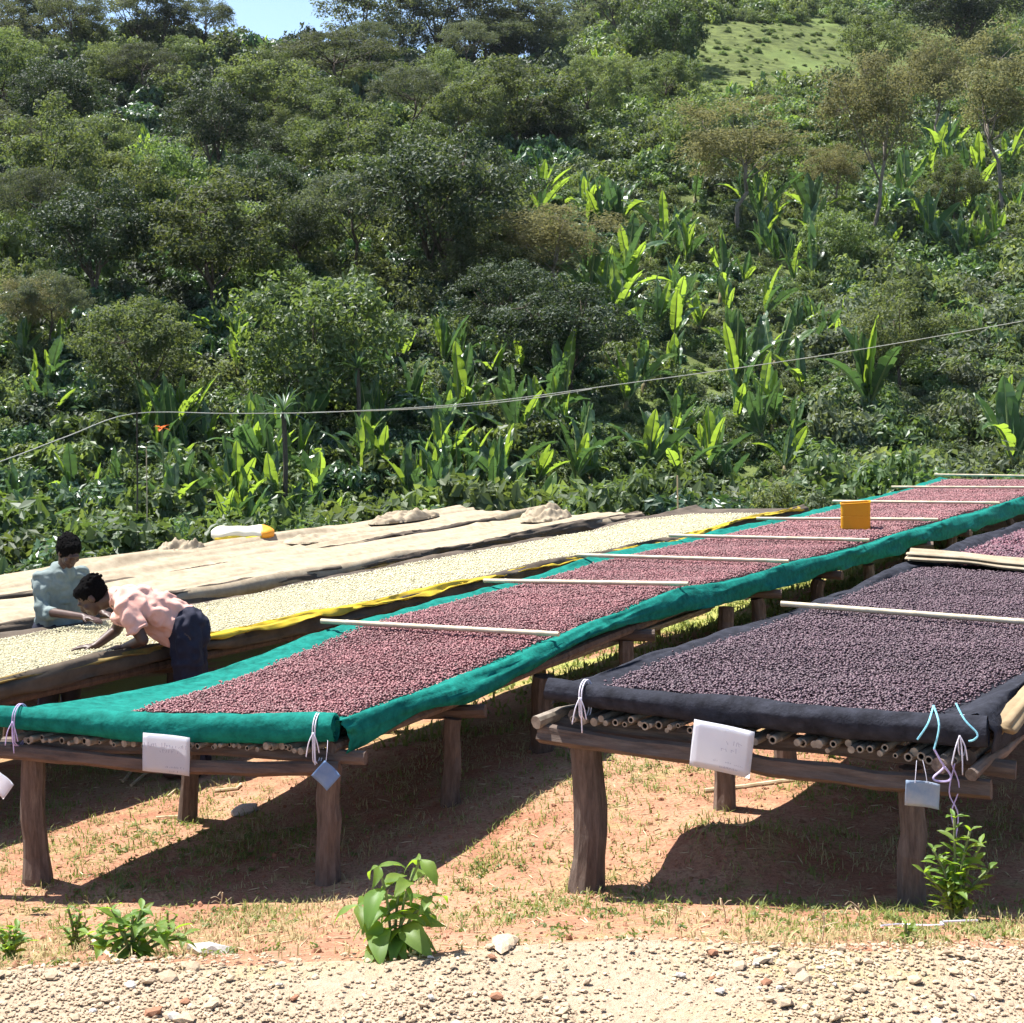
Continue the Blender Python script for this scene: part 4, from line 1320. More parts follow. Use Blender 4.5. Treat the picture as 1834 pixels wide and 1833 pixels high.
def hand(mb, wrist, tip_dir, palm_n, s=1.0, curl=.5, thumb_side=1):
    """Palm, four fingers of different lengths bent at the knuckles, thumb from the side of the palm."""
    d, n_, sd = basis(tip_dir, palm_n)
    w = Vector(wrist)
    pc = w + d * .05 * s
    Rm = [[d.x, sd.x, n_.x], [d.y, sd.y, n_.y], [d.z, sd.z, n_.z]]
    mb.add(*ball(pc, (.050 * s, .040 * s, .018 * s, Rm), 14))
    mb.add(*ball(w + d * .01, (.03 * s, .027 * s, .022 * s, Rm), 12))
    for k, ln in enumerate((.068, .078, .072, .056)):
        o_ = (k - 1.5) * .021 * s
        k0 = pc + d * .034 * s + sd * o_
        d1 = (d + sd * o_ * 4 - n_ * curl * .25).normalized(); d2 = (d - n_ * curl * 1.1).normalized(); d3 = (d - n_ * curl * 2.0).normalized()
        k1 = k0 + d1 * ln * .5 * s; k2 = k1 + d2 * ln * .32 * s; k3 = k2 + d3 * ln * .26 * s
        limb(mb, [k0, k1, k2, k3], [.0105 * s, .0095 * s, .0088 * s, .0075 * s], 8)
    b0 = w + d * .022 * s + sd * thumb_side * .026 * s
    b1 = b0 + (d * .6 + sd * thumb_side * .8 - n_ * .2).normalized() * .038 * s
    b2 = b1 + (d * .95 + sd * thumb_side * .3 - n_ * .3).normalized() * .03 * s
    limb(mb, [b0, b1, b2], [.014 * s, .011 * s, .0088 * s], 8)


# --- worker bending over the parchment
gz = tz(-2.15, 10.1)
per = thing("person", "person in a salmon T-shirt and dark trousers bending over the parchment", "person", (-2.15, 10.1, gz))
body, hairm, shirt, trs = MB(), MB(), MB(), MB()
hip = Vector((-2.17, 10.10, .93)); sh = Vector((-2.55, 10.03, 1.115))
neck = Vector((-2.655, 10.04, 1.155)); hd = Vector((-2.795, 10.03, 1.155))
sn, sf = Vector((-2.535, 9.875, 1.105)), Vector((-2.575, 10.19, 1.095))
en, wnr = Vector((-2.415, 9.86, .90)), Vector((-2.575, 10.03, .822))
ef, wf = Vector((-2.70, 10.27, .885)), Vector((-2.79, 10.10, .815))
jn = head(body, hairm, hd, (-.72, -.12, -.69), (-.62, -.05, .72), 1.0)
limb(body, [neck, jn, hd], [.058, .055, .055])
limb(body, [hip, (hip + sh) / 2 + Vector((0, 0, .03)), sh, neck], [.085, .08, .085, .06], 16)
limb(body, [sn, en, wnr], [.052, .041, .027]); limb(body, [sf, ef, wf], [.052, .041, .027])
hand(body, wnr, (-.9, .1, -.12), (0, 0, 1), 1.0, .45, 1)
hand(body, wf, (-.95, -.1, -.05), (0, 0, 1), 1.0, .30, -1)
for sy in (-.095, .095):
    hj = hip + Vector((.01, sy, -.02)); kn = Vector((-2.15, 10.1 + sy * 1.1, .46)); an = Vector((-2.12, 10.1 + sy * 1.2, gz + .08))
    limb(body, [hj, kn, an], [.085, .055, .038])
    limb(body, [an + Vector((0, 0, -.03)), an + Vector((-.16, -.01, -.045))], [.042, .032])
fuse(body, "body", M["skin"], per, .0075, 5)
th_ = bpy.data.textures.new("curls", 'CLOUDS'); th_.noise_scale = .012; th_.noise_depth = 2
o = fuse(hairm, "hair", M["hair"], per, .006, 1); dm = o.modifiers.new("curls", 'DISPLACE'); dm.texture = th_; dm.strength = .016; dm.mid_level = .4
mid = (hip + sh) / 2 + Vector((0, 0, .055))
limb(shirt, [hip + Vector((-.03, 0, .045)), mid, sh + Vector((.0, 0, .012)), neck + Vector((.03, 0, -.005))], [.118, .116, .112, .075], 18)
for sy in (-.07, .07):
    limb(shirt, [hip + Vector((-.05, sy, .02)), (hip + sh) / 2 + Vector((0, sy, .03)), sh + Vector((.02, sy, .0))], [.082, .080, .078], 14)
limb(shirt, [hip + Vector((-.12, 0, -.05)), hip + Vector((-.2, 0, .02)), (hip + sh) / 2 + Vector((-.06, 0, -.02))], [.085, .085, .08], 12)
limb(shirt, [sh.lerp(sn, .5), sn + Vector((0, 0, .005)), sn.lerp(en, .72)], [.078, .060, .074], 14, False)
limb(shirt, [sh.lerp(sf, .5), sf + Vector((0, 0, .005)), sf.lerp(ef, .64)], [.078, .060, .074], 14, False)
o = fuse(shirt, "t_shirt", M["shirt_pink"], per, .009, 4)
tw = bpy.data.textures.new("drape", 'WOOD'); tw.wood_type = 'BANDNOISE'; tw.noise_scale = .09; tw.turbulence = 9.0
dm = o.modifiers.new("drape", 'DISPLACE'); dm.texture = tw; dm.strength = .016; dm.mid_level = .5
tx = bpy.data.textures.new("folds", 'CLOUDS'); tx.noise_scale = .11; tx.noise_depth = 1
dm = o.modifiers.new("folds", 'DISPLACE'); dm.texture = tx; dm.strength = .03; dm.mid_level = .5
mb = MB()
for c_, r_, dd in ((neck + Vector((.012, 0, -.004)), .064, neck - sh), (sn.lerp(en, .67), .072, en - sn), (sf.lerp(ef, .59), .072, ef - sf)):
    f_, u_, q_ = basis(dd, (0, 1, .2))
    mb = MB().add(*tube([tuple(c_ + (u_ * math.cos(a_) + q_ * math.sin(a_)) * r_) for a_ in np.linspace(0, 2 * math.pi, 25)], .008, 6, False))
    par(mb.build("shirt_hem", M["shirt_pink"], None, True), per)
limb(trs, [hip + Vector((.0, -.05, .02)), hip + Vector((0, .05, .0))], [.132, .132], 18)
limb(trs, [hip + Vector((-.03, 0, .035)), hip + Vector((.01, 0, -.03))], [.128, .142], 18)
for sy in (-.095, .095):
    limb(trs, [hip + Vector((.01, sy * .8, -.02)), Vector((-2.15, 10.1 + sy * 1.1, .46)), Vector((-2.12, 10.1 + sy * 1.2, gz + .07))], [.112, .092, .082], 14)
o = fuse(trs, "trousers", M["trousers"], per, .011, 5)
dm = o.modifiers.new("drape", 'DISPLACE'); dm.texture = tw; dm.strength = .016; dm.mid_level = .5
dm = o.modifiers.new("folds", 'DISPLACE'); dm.texture = tx; dm.strength = .025; dm.mid_level = .5

# --- worker standing behind the same bed
gz = tz(-3.47, 11.62)
per2 = thing("person", "person in a grey-green long shirt standing behind the parchment bed, looking down", "person", (-3.47, 11.62, gz))
body, hairm, shirt, trs = MB(), MB(), MB(), MB()
hip = Vector((-3.50, 11.62, .66)); ch = Vector((-3.47, 11.58, .98)); neck = Vector((-3.43, 11.56, 1.125)); hd = Vector((-3.375, 11.49, 1.265))
lat = Vector((.78, .62, 0))
sR, sL = ch - lat * .165 + Vector((0, 0, .085)), ch + lat * .165 + Vector((0, 0, .085))
eR, wR = Vector((-3.53, 11.38, .83)), Vector((-3.16, 11.12, .835))
eL, wL = Vector((-3.22, 11.62, .85)), Vector((-3.06, 11.28, .835))
jn = head(body, hairm, hd, (.60, -.62, -.52), (.25, -.3, .92), .98, 1.06)
limb(body, [neck - Vector((0, 0, .04)), neck, jn, hd], [.065, .055, .052, .05])
limb(body, [hip, ch], [.085, .085], 16)
limb(body, [sR, eR, wR], [.05, .038, .026]); limb(body, [sL, eL, wL], [.05, .038, .026])
hand(body, wR, (.85, -.3, -.1), (0, 0, 1), .98, .5, 1); hand(body, wL, (.75, -.5, -.1), (0, 0, 1), .98, .5, -1)
for k in (-1, 1):
    hj = hip + lat * .09 * k; kn = Vector((hj.x + .03, hj.y - .03, (hip.z + gz) / 2)); an = Vector((hj.x, hj.y, gz + .08))
    limb(body, [hj, kn, an], [.085, .055, .038]); limb(body, [an - Vector((0, 0, .03)), an + Vector((.10, -.12, -.045))], [.04, .03])
    limb(trs, [hj, kn, an], [.115, .085, .07], 12)
fuse(body, "body", M["skin"], per2, .0075, 5)
o = fuse(hairm, "hair", M["hair"], per2, .006, 1); dm = o.modifiers.new("curls", 'DISPLACE'); dm.texture = th_; dm.strength = .018; dm.mid_level = .4
limb(trs, [hip + lat * -.05, hip + lat * .05], [.13, .13], 14)
fuse(trs, "trousers", M["trousers"], per2, .014, 5)
limb(shirt, [hip - Vector((0, 0, .05)), hip + Vector((0, 0, .12)), ch, ch + Vector((.02, -.01, .09))], [.140, .122, .118, .10], 18)
for k in (-1, 1):
    limb(shirt, [hip + lat * .07 * k - Vector((0, 0, .04)), ch + lat * .07 * k], [.108, .096], 14)
limb(shirt, [ch + Vector((.02, 0, .11)), neck + Vector((0, 0, -.035))], [.10, .075], 14)
limb(shirt, [ch + Vector((0, 0, .07)), sR, sR.lerp(eR, .55), eR, eR.lerp(wR, .14)], [.08, .066, .064, .064, .058])
limb(shirt, [ch + Vector((0, 0, .07)), sL, sL.lerp(eL, .6)], [.08, .066, .066])
o = fuse(shirt, "long_shirt", M["shirt_grey"], per2, .009, 4)
dm = o.modifiers.new("drape", 'DISPLACE'); dm.texture = tw; dm.strength = .018; dm.mid_level = .5
dm = o.modifiers.new("folds", 'DISPLACE'); dm.texture = tx; dm.strength = .034; dm.mid_level = .5

def leaf_cloud(centres, radii, per, size, rs, up=.5, aspect=.5, flat=.7):
    """Leaf-sized folded quads in clumps: centres (n,3), radii (n,). Returns V, F."""
    n = len(centres)
    k = n * per
    c = np.repeat(centres, per, 0); r = np.repeat(radii, per)
    d = rs.normal(size=(k, 3)); d /= np.linalg.norm(d, axis=1)[:, None]
    rad = rs.random(k) ** .45
    pos = c + d * (r * rad)[:, None] * np.array([1, 1, flat])
    nrm = d * 1.15 + rs.normal(size=(k, 3)) * .5 + np.array([0, 0, up]); nrm /= np.linalg.norm(nrm, axis=1)[:, None]
    t = np.cross(nrm, rs.normal(size=(k, 3))); t /= np.linalg.norm(t, axis=1)[:, None] + 1e-9
    t[:, 2] -= .15
    b_ = np.cross(nrm, t)
    s = size * rs.uniform(.65, 1.3, k)[:, None]
    V = np.stack([pos - t * s * .5, pos + b_ * s * aspect * .5, pos + t * s * .5 - nrm * s * .12, pos - b_ * s * aspect * .5], 1).reshape(-1, 3)
    F = (np.arange(k)[:, None] * 4 + np.array([0, 1, 2, 3])[None])
    return V, F


# ------------------------------------------------------------------ near plants
def blade_mesh(name, L, W, mat, nu=9, nv=5, droop=.35, fold=.25, wave=.05, tear=0.0, point=1.0, seed=0, base=.12, widest=.5):
    """Leaf blade along +y from its base, folded at the midrib, drooping with z."""
    rs = np.random.default_rng(seed)
    t = np.linspace(0, 1, nu)
    prof = np.clip((t / widest) ** .75, 0, 1) * np.clip((1 - t) / (1 - widest), 0, 1) ** (.6 * point)
    prof = np.where(t < widest, np.clip(t / widest, 0, 1) ** .6, np.clip((1 - t) / (1 - widest), 0, 1) ** (.62 * point))
    prof = np.maximum(prof, base * (1 - t))
    v = np.linspace(-1, 1, nv)
    V = np.zeros((nu, nv, 3))
    ang = droop * t ** 1.4 * 1.9
    ds = np.concatenate([[0], np.diff(t)])
    cy_, cz = np.cumsum(np.cos(ang) * ds) * L, -np.cumsum(np.sin(ang) * ds) * L
    side = rs.normal(0, .02 * L, nu).cumsum() * .4
    for j, vv in enumerate(v):
        hw = prof * W / 2 * vv
        jag = 1 + (tear * rs.uniform(-1, .1, nu) if abs(vv) > .9 else 0)
        V[:, j, 0] = hw * jag * math.cos(fold) + side
        V[:, j, 1] = cy_
        V[:, j, 2] = cz + np.abs(hw) * math.sin(fold) + wave * W * np.sin(t * 9 + j * 1.9 + seed) * abs(vv)
    ids = np.arange(nu * nv).reshape(nu, nv)
    F = np.stack([ids[:-1, :-1], ids[:-1, 1:], ids[1:, 1:], ids[1:, :-1]], -1).reshape(-1, 4)
    return mesh_np(name, V.reshape(-1, 3), F, mat, True)


WEED = [blade_mesh("leaf", 1, w_, M["weed"], 9, 5, d_, .3, .06, 0, 1.2, s_, .08, .4) for w_, d_, s_ in [(.42, .5, 1), (.46, .75, 2), (.40, .35, 3), (.5, .6, 4)]]
WEED_UP = [blade_mesh("leaf", 1, w_, M["weed"], 8, 5, d_, .35, .05, 0, 1.1, s_, .06, .5) for w_, d_, s_ in [(.46, .3, 5), (.5, .45, 6), (.42, .15, 7)]]


def weed(label, base, stems, leaf_len, meshes, pitch=(0.0, .7), name="weed", group=None, levels=5, cat="weed", heads=True):
    """stems: (dx, dy, height). Leaves in pairs up each stem; every leaf its own part."""
    e = thing(name, label, cat, base, 0, group)
    for dx, dy, h in stems:
        top = Vector((dx, dy, h))
        mid = top * .5 + Vector((-dx * .12, 0, h * .06))
        V, F = strand([(dx * .1, dy * .1, -.03), mid, top], .0055, 6)
        MB().add(V, F).build("stem", M["weed_stem"], e, True)
        for i in range(levels):
            f = .22 + .78 * i / max(1, levels - 1)
            q_ = Vector((dx * .1, dy * .1, 0)).lerp(mid, f * 2) if f < .5 else mid.lerp(top, f * 2 - 1)
            a0 = rng.uniform(0, 6.28)
            for k in range(3 if i == levels - 1 else 2):
                L = leaf_len * rng.uniform(.75, 1.15) * (1.0 if f < .8 else .62)
                az = a0 + k * (math.pi if i < levels - 1 else 2.1) + rng.normal(0, .3)
                link("leaf", meshes[rng.integers(0, len(meshes))], e, q_, (rng.uniform(*pitch) * (1 if f > .4 else .6), rng.normal(0, .25), az), L)
    return e


b = gpt(705, 1712, 0)
weed("large-leaved green weed at the road edge in front of the green bed", b, [(-.05, .0, .30), (.09, .02, .32), (-.12, .0, .17), (.04, -.02, .14), (.13, .0, .2), (.02, .03, .24)], .165, WEED, (-.35, .35), levels=4)
b = gpt(1712, 1648, 0)
weed("leafy bush of slender pale green leaves beside the black bed's front post", b, [(0, .02, .40), (-.09, 0, .28), (.10, 0, .30), (.05, -.02, .36), (-.05, .03, .22), (.13, 0, .2), (-.02, -.03, .16), (-.12, .02, .18)], .090, WEED_UP, (.25, .9), "leafy_bush", levels=7, cat="bush")
b = gpt(235, 1722, 0)
weed("low bright green weed clump at the road edge near the pale stick", b, [(-.10, 0, .12), (.03, .02, .17), (.15, 0, .11), (-.03, -.02, .11), (.0, .02, .15), (.09, -.02, .13), (-.07, .02, .17), (.18, .02, .08), (-.15, .0, .09)], .098, WEED_UP, (.0, .7), levels=4)
b = gpt(135, 1705, 0)
weed("thin feathery weed left of the low bright weed clump", b, [(-.03, 0, .18), (.02, .0, .16), (.0, .02, .12), (.05, 0, .13), (-.05, 0, .1)], .055, WEED_UP, (.3, 1.0), levels=6)
b = gpt(18, 1722, 0)
weed("bright weed clump cut off at the lower left border", b, [(0, 0, .12), (-.06, .01, .11), (.05, 0, .08), (.02, .02, .12)], .085, WEED_UP, (.1, .8), levels=4)
b = gpt(1622, 1690, 0)
weed("small tuft of broad leaves in the grass below the black bed's front post", b, [(0, 0, .07), (.02, .0, .05)], .05, WEED_UP, (.3, .9), levels=3)
b = gpt(300, 1670, 0)
weed("sparse low weed between the weed clump and the red mound", b, [(0, 0, .09), (.04, .01, .07)], .045, WEED_UP, (.1, .8), levels=4)
b = gpt(1490, 1357, 0)
weed("tiny green weed on the earth seen under the dark cherry bed", b, [(0, 0, .06), (.04, 0, .05), (-.04, .01, .05)], .05, WEED_UP, (.2, .8), levels=3)


# bare dry stalks of grass in front of the beds' shadows
def dry_stalk(px, py, h, label, arms=4):
    b_ = gpt(px, py, -.01)
    mb_ = MB()
    top = b_ + Vector((rng.normal(0, .02), 0, h))
    mb_.add(*strand([b_, b_.lerp(top, .5) + Vector((.006, 0, 0)), top], .0028, 5))
    for k in range(arms):
        q_ = b_.lerp(top, .45 + .5 * k / arms)
        a_ = rng.uniform(-1, 1)
        mb_.add(*strand([q_, q_ + Vector((a_ * .04, rng.normal(0, .02), .02)), q_ + Vector((a_ * .075, rng.normal(0, .03), .015))], .0018, 4))
    tag(mb_.build("dry_stalk", M["straw"]), label, "grass stalk", "bare dry grass stalks before the beds")


for i, (px_, py_, h_, lb) in enumerate([(388, 1640, .12, "bare dry stalk standing before the green bed's shadow"), (618, 1633, .07, "bare dry stalk just left of the large-leaved weed"), (1208, 1655, .09, "forked dry stalk below the soil heap, leftmost before the black bed"),
                                        (1300, 1655, .11, "tall dry stalk with drooping arms before the dark bed's shadow"), (1470, 1690, .12, "pale tufted stalk centred before the dark bed's shadow"), (1535, 1655, .09, "dry stalk leaning right before the dark bed's shadow"), (1150, 1600, .06, "short dry stalk beside the soil at the black bed's left post")]):
    dry_stalk(px_, py_, h_, lb)


def grass_mesh(name, n, region, hmin, hmax, mat, seed, keep, lean=.8, wid=.0035):
    """Blades of short grass, thickest where keep(x, y) is high."""
    rs = np.random.default_rng(seed)
    x0, x1, y0, y1 = region
    # clumps
    nc = n // 9
    cx_, cy_ = rs.uniform(x0, x1, nc), rs.uniform(y0, y1, nc)
    ok = rs.random(nc) < keep(cx_, cy_)
    cx_, cy_ = cx_[ok], cy_[ok]
    x = np.repeat(cx_, 9) + rs.normal(0, .035, len(cx_) * 9); y = np.repeat(cy_, 9) + rs.normal(0, .035, len(cx_) * 9)
    z = terrain(x, y) - .003
    k = len(x)
    h = rs.uniform(hmin, hmax, k) * (0.6 + .8 * np.repeat(rs.random(len(cx_)), 9))
    az = rs.uniform(0, 6.28, k); ln = np.abs(rs.normal(0, lean, k))
    d = np.stack([np.cos(az) * np.sin(ln), np.sin(az) * np.sin(ln), np.cos(ln)], -1)
    sd = np.stack([-np.sin(az), np.cos(az), np.zeros(k)], -1)
    w = wid * rs.uniform(.6, 1.4, k)
    b0 = np.stack([x, y, z], -1)
    m1 = b0 + d * (h * .55)[:, None]
    tp = b0 + d * h[:, None] + np.stack([np.cos(az) * h * .3, np.sin(az) * h * .3, -h * .15], -1)
    V = np.stack([b0 - sd * w[:, None], b0 + sd * w[:, None], m1 + sd * w[:, None] * .8, m1 - sd * w[:, None] * .8, tp], 1)
    i = np.arange(k)[:, None] * 5
    F = np.concatenate([i + [0, 1, 2], i + [0, 2, 3], i + [3, 2, 4]], 0)
    o_ = link(name, mesh_np(name, V.reshape(-1, 3), F, mat))
    return tag(o_, kind="stuff")


def patch_mask(seed, f, lo, hi):
    return lambda x, y: sstep(lo, hi, sines(x, y, seed, f) + .4 * sines(x, y, seed + 1, f * 3))


SPOTS = [(gpt(px_, py_), r_) for px_, py_, r_ in [(1130, 1385, .30), (1500, 1400, .25), (300, 1540, .40), (870, 1560, .3), (230, 1510, .4), (470, 1520, .3), (1400, 1630, .25), (930, 1630, .35), (1180, 1620, .3), (120, 1640, .4), (420, 1650, .3), (80, 1450, .3), (1060, 1330, .3), (1600, 1650, .3)]]


def spots(x, y):
    g_ = 0
    for q_, r_ in SPOTS: g_ = g_ + np.exp(-((x - q_.x) ** 2 + (y - q_.y) ** 2 * .6) / r_ ** 2)
    return g_


km = patch_mask(101, 3.2, .0, .7)
near_keep = lambda x, y: np.clip(km(x, y) * .35 + .35 * km(y, x) * np.exp(-((y - road_edge(x) - .55) / .5) ** 2) + .03, 0, 1) * (y > road_edge(x) - .02)
tag(grass_mesh("grass", 170000, (-3.2, 2.9, 5.0, 10.6), .016, .060, M["grass_dry"], 1, near_keep, 1.05, .0026), "short dry straw-coloured grass on the earth around the beds")
kg = patch_mask(111, 1.6, .05, .75)
green_keep = lambda x, y: np.clip(kg(x, y) * .3 + spots(x, y) * (.35 + .6 * km(x + 3, y)), 0, 1) * (y > road_edge(x))
tag(grass_mesh("grass", 120000, (-3.4, 3.0, 5.0, 10.6), .016, .058, M["grass_green"], 2, green_keep, 1.0, .0032), "short green grass in patches on the earth around the beds")
tag(grass_mesh("grass", 60000, (-1.5, 7.0, 9.8, 20.0), .03, .10, M["grass_green"], 3, lambda x, y: np.clip((x > -2.2 + (y - 9) * .55) * (.45 + .5 * kg(x, y)), 0, 1), .8, .008), "bright green grass between the green and the dark bed")
tag(grass_mesh("grass", 5200, (-2.0, 2.0, 4.45, 5.15), .01, .03, M["grass_dry"], 4, patch_mask(121, 4, .25, .8), .9, .003), "thin dry grass among the road gravel")
# low broad-leaved ground cover along the bank
rs = np.random.default_rng(6)
x = rs.uniform(-2.4, 2.4, 2600); y = rs.uniform(5.0, 9.5, 2600)
ok = rs.random(2600) < np.clip(spots(x, y) * .5 + .35 * np.exp(-((y - road_edge(x) - .35) / .3) ** 2), 0, 1) * (y > road_edge(x) + .03)
x, y = x[ok], y[ok]
V, F = leaf_cloud(np.stack([x, y, terrain(x, y) + .012], -1), rs.uniform(.02, .05, len(x)), 11, .022, rs, .9, .5, .35)
tag(link("ground_cover", mesh_np("ground_cover", V, F, M["lf_herb"])), "small broad-leaved ground cover along the bank before the beds", kind="stuff")
# crumbs of soil and straw
rs = np.random.default_rng(5)
x = rs.uniform(-3.2, 2.9, 5200); y = rs.uniform(5.2, 10.2, 5200)
cr = scatter_solid("soil_crumbs", np.stack([x, y, terrain(x, y) + .002], -1), np.clip(rs.lognormal(math.log(.006), .5, 5200), .003, .022), np.array([1, .8, .6]), M["stone_red"], None, rs)
tag(cr, "crumbs of red soil strewn under the beds", kind="stuff")
x = rs.uniform(-3.2, 2.9, 1500); y = rs.uniform(5.1, 10.2, 1500)
st_ = scatter_solid("straw_litter", np.stack([x, y, terrain(x, y) + .005], -1), rs.uniform(.012, .045, 1500), np.array([1, .07, .07]), M["straw"], None, rs, flat=.15)
tag(st_, "bits of straw and twig strewn under the beds", kind="stuff")


# ------------------------------------------------------------------ trees
def tree_meshes(name, H, cw, c0, style, leaf, per, nclump, lmat, bmat, seed, trunks=1, clump_r=.1, size=.03, trunk_r=.018):
    """Unit-free tree: height H, crown half-width cw, crown base height c0. Returns (wood mesh, leaf mesh)."""
    rs = np.random.default_rng(seed)
    cz, ch = (H + c0) / 2, (H - c0) / 2
    tips = []
    while len(tips) < nclump:
        d = rs.normal(size=3); d /= np.linalg.norm(d)
        rad = .35 + .65 * rs.random() ** .4
        if style == "umbrella":
            q_ = np.array([d[0] * cw * rad, d[1] * cw * rad, 0.0])
            rr = math.hypot(q_[0], q_[1]) / cw
            lay = rs.choice([0, .0, -.32])
            q_[2] = H - ch * .25 - ch * 1.1 * rr ** 2 + lay * ch * 2 * (1 - rr * .3) + rs.normal(0, ch * .09)
        else:
            q_ = np.array([d[0] * cw, d[1] * cw, d[2] * ch]) * (rad if style != "open" else rs.random() ** .5)
            bulge = 1 + .28 * math.sin(3 * math.atan2(d[1], d[0]) + seed) * (1 - abs(d[2])) + .18 * math.sin(5 * d[2] + seed * 1.7)
            q_ = q_ * bulge + np.array([0, 0, cz])
        tips.append(q_)
    tips = np.array(tips)
    mb = MB()
    nodes = []
    for k in range(trunks):
        off = np.array([(k - (trunks - 1) / 2) * .09 * H, rs.normal(0, .02 * H), 0])
        fork = np.array([rs.normal(0, .04 * H), rs.normal(0, .04 * H), c0 + ch * .25]) + off * 1.6
        P = np.stack([off * .8 * (1 - t_) + fork * t_ + np.array([rs.normal(0, .012 * H), rs.normal(0, .012 * H), 0]) * (0 < t_ < 1) for t_ in np.linspace(0, 1, 6)])
        P[0, 2] = -.05 * H
        mb.add(*tube(P, np.linspace(trunk_r * H, trunk_r * H * .62, 6), 7, True, .08, rs))
        top = np.array([fork[0] * .6 + rs.normal(0, cw * .12), fork[1] * .6, H - ch * .55])
        limbs = [top]
        for j in range(6 if style != "umbrella" else 8):
            a_ = 2 * math.pi * j / 6 + rs.uniform(-.4, .4)
            e_ = rs.uniform(.25, .8)
            limbs.append(np.array([math.cos(a_) * cw * .62, math.sin(a_) * cw * .62, cz + ch * (e_ - .45) if style != "umbrella" else H - ch * .9]) + off * .5)
        for L_ in limbs:
            s0 = P[rs.integers(3, 6)]
            mid_ = s0 * .5 + L_ * .5 + np.array([0, 0, -.05 * H]) + rs.normal(0, .02 * H, 3)
            Q = np.stack([(1 - t_) ** 2 * s0 + 2 * t_ * (1 - t_) * mid_ + t_ ** 2 * L_ for t_ in np.linspace(0, 1, 6)])
            mb.add(*tube(Q, np.linspace(trunk_r * H * .42, trunk_r * H * .14, 6), 5, True, .05, rs))
            nodes += list(Q[2:])
    nodes = np.array(nodes)
    for q_ in tips[::2]:
        i_ = np.argmin(((nodes - q_) ** 2).sum(1))
        Q = np.stack([nodes[i_], nodes[i_] * .45 + q_ * .55 + rs.normal(0, .015 * H, 3), q_])
        mb.add(*tube(Q, [trunk_r * H * .15, trunk_r * H * .1, trunk_r * H * .04], 4, False, 0, rs))
    wood = mb.mesh(name + "_wood", bmat, True)
    V, F = leaf_cloud(tips, clump_r * cw * 2 * rs.uniform(.7, 1.35, len(tips)), per, leaf, rs, flat=.45 if style == "umbrella" else .7)
    return wood, mesh_np(name + "_leaves", V, F, lmat)


# prototypes, in metres at scale 1 (about 7 m tall)
PROT = {
    "olive": [tree_meshes("olive", 7, 3.1, 2.2, "round", .20, 165, 74, M["lf_olive"], M["bark"], s_, clump_r=.118) for s_ in (1, 2, 3, 4, 17)],
    "dark": [tree_meshes("dark", 7, 3.3, 2.6, "round", .20, 140, 95, M["lf_dark"], M["bark"], s_, trunks=2, clump_r=.12) for s_ in (5, 6)],
    "bright": [tree_meshes("bright", 6, 3.2, 1.2, "round", .26, 90, 105, M["lf_bright"], M["bark"], s_, clump_r=.115) for s_ in (7, 8)],
    "feather": [tree_meshes("feather", 9, 2.6, 4.0, "open", .15, 120, 90, M["lf_feather"], M["bark_pale"], s_, clump_r=.13, trunk_r=.011) for s_ in (9, 10, 11)],
    "umbrella": [tree_meshes("umbrella", 7, 4.2, 3.6, "umbrella", .16, 140, 100, M["lf_sky"], M["bark"], s_, clump_r=.09) for s_ in (12, 13)],
    "sky": [tree_meshes("sky", 9, 3.0, 2.2, "open", .19, 100, 95, M["lf_sky"], M["bark"], s_, clump_r=.11) for s_ in (14, 15, 16)],
}
PH = {"olive": 7, "dark": 7, "bright": 6, "feather": 9, "umbrella": 7, "sky": 9}
PW = {"olive": 3.1, "dark": 3.3, "bright": 3.2, "feather": 2.6, "umbrella": 4.2, "sky": 3.0}
ntree = [0]


def tree(kind, px_, py_base, py_top, hw, label, group=None, d_min=26.0):
    """Tree whose foot is seen at (px_, py_base); height and spread follow from its distance."""
    x_, y_, z_ = hit(px_, py_base, d_min)
    sc = y_ / FPX
    H = max(1.2, (py_base - py_top) * sc); W = hw * sc
    wood, leaves = PROT[kind][ntree[0] % len(PROT[kind])]
    ntree[0] += 1
    e = thing("tree", label, "tree", (x_, y_, z_ - .1), rng.uniform(0, 6.28), group)
    s_ = (W / PW[kind], W / PW[kind], H / PH[kind])
    for nm, me_ in (("trunk", wood), ("crown", leaves)):
        o_ = link(nm, me_, e); o_.scale = s_
    return e


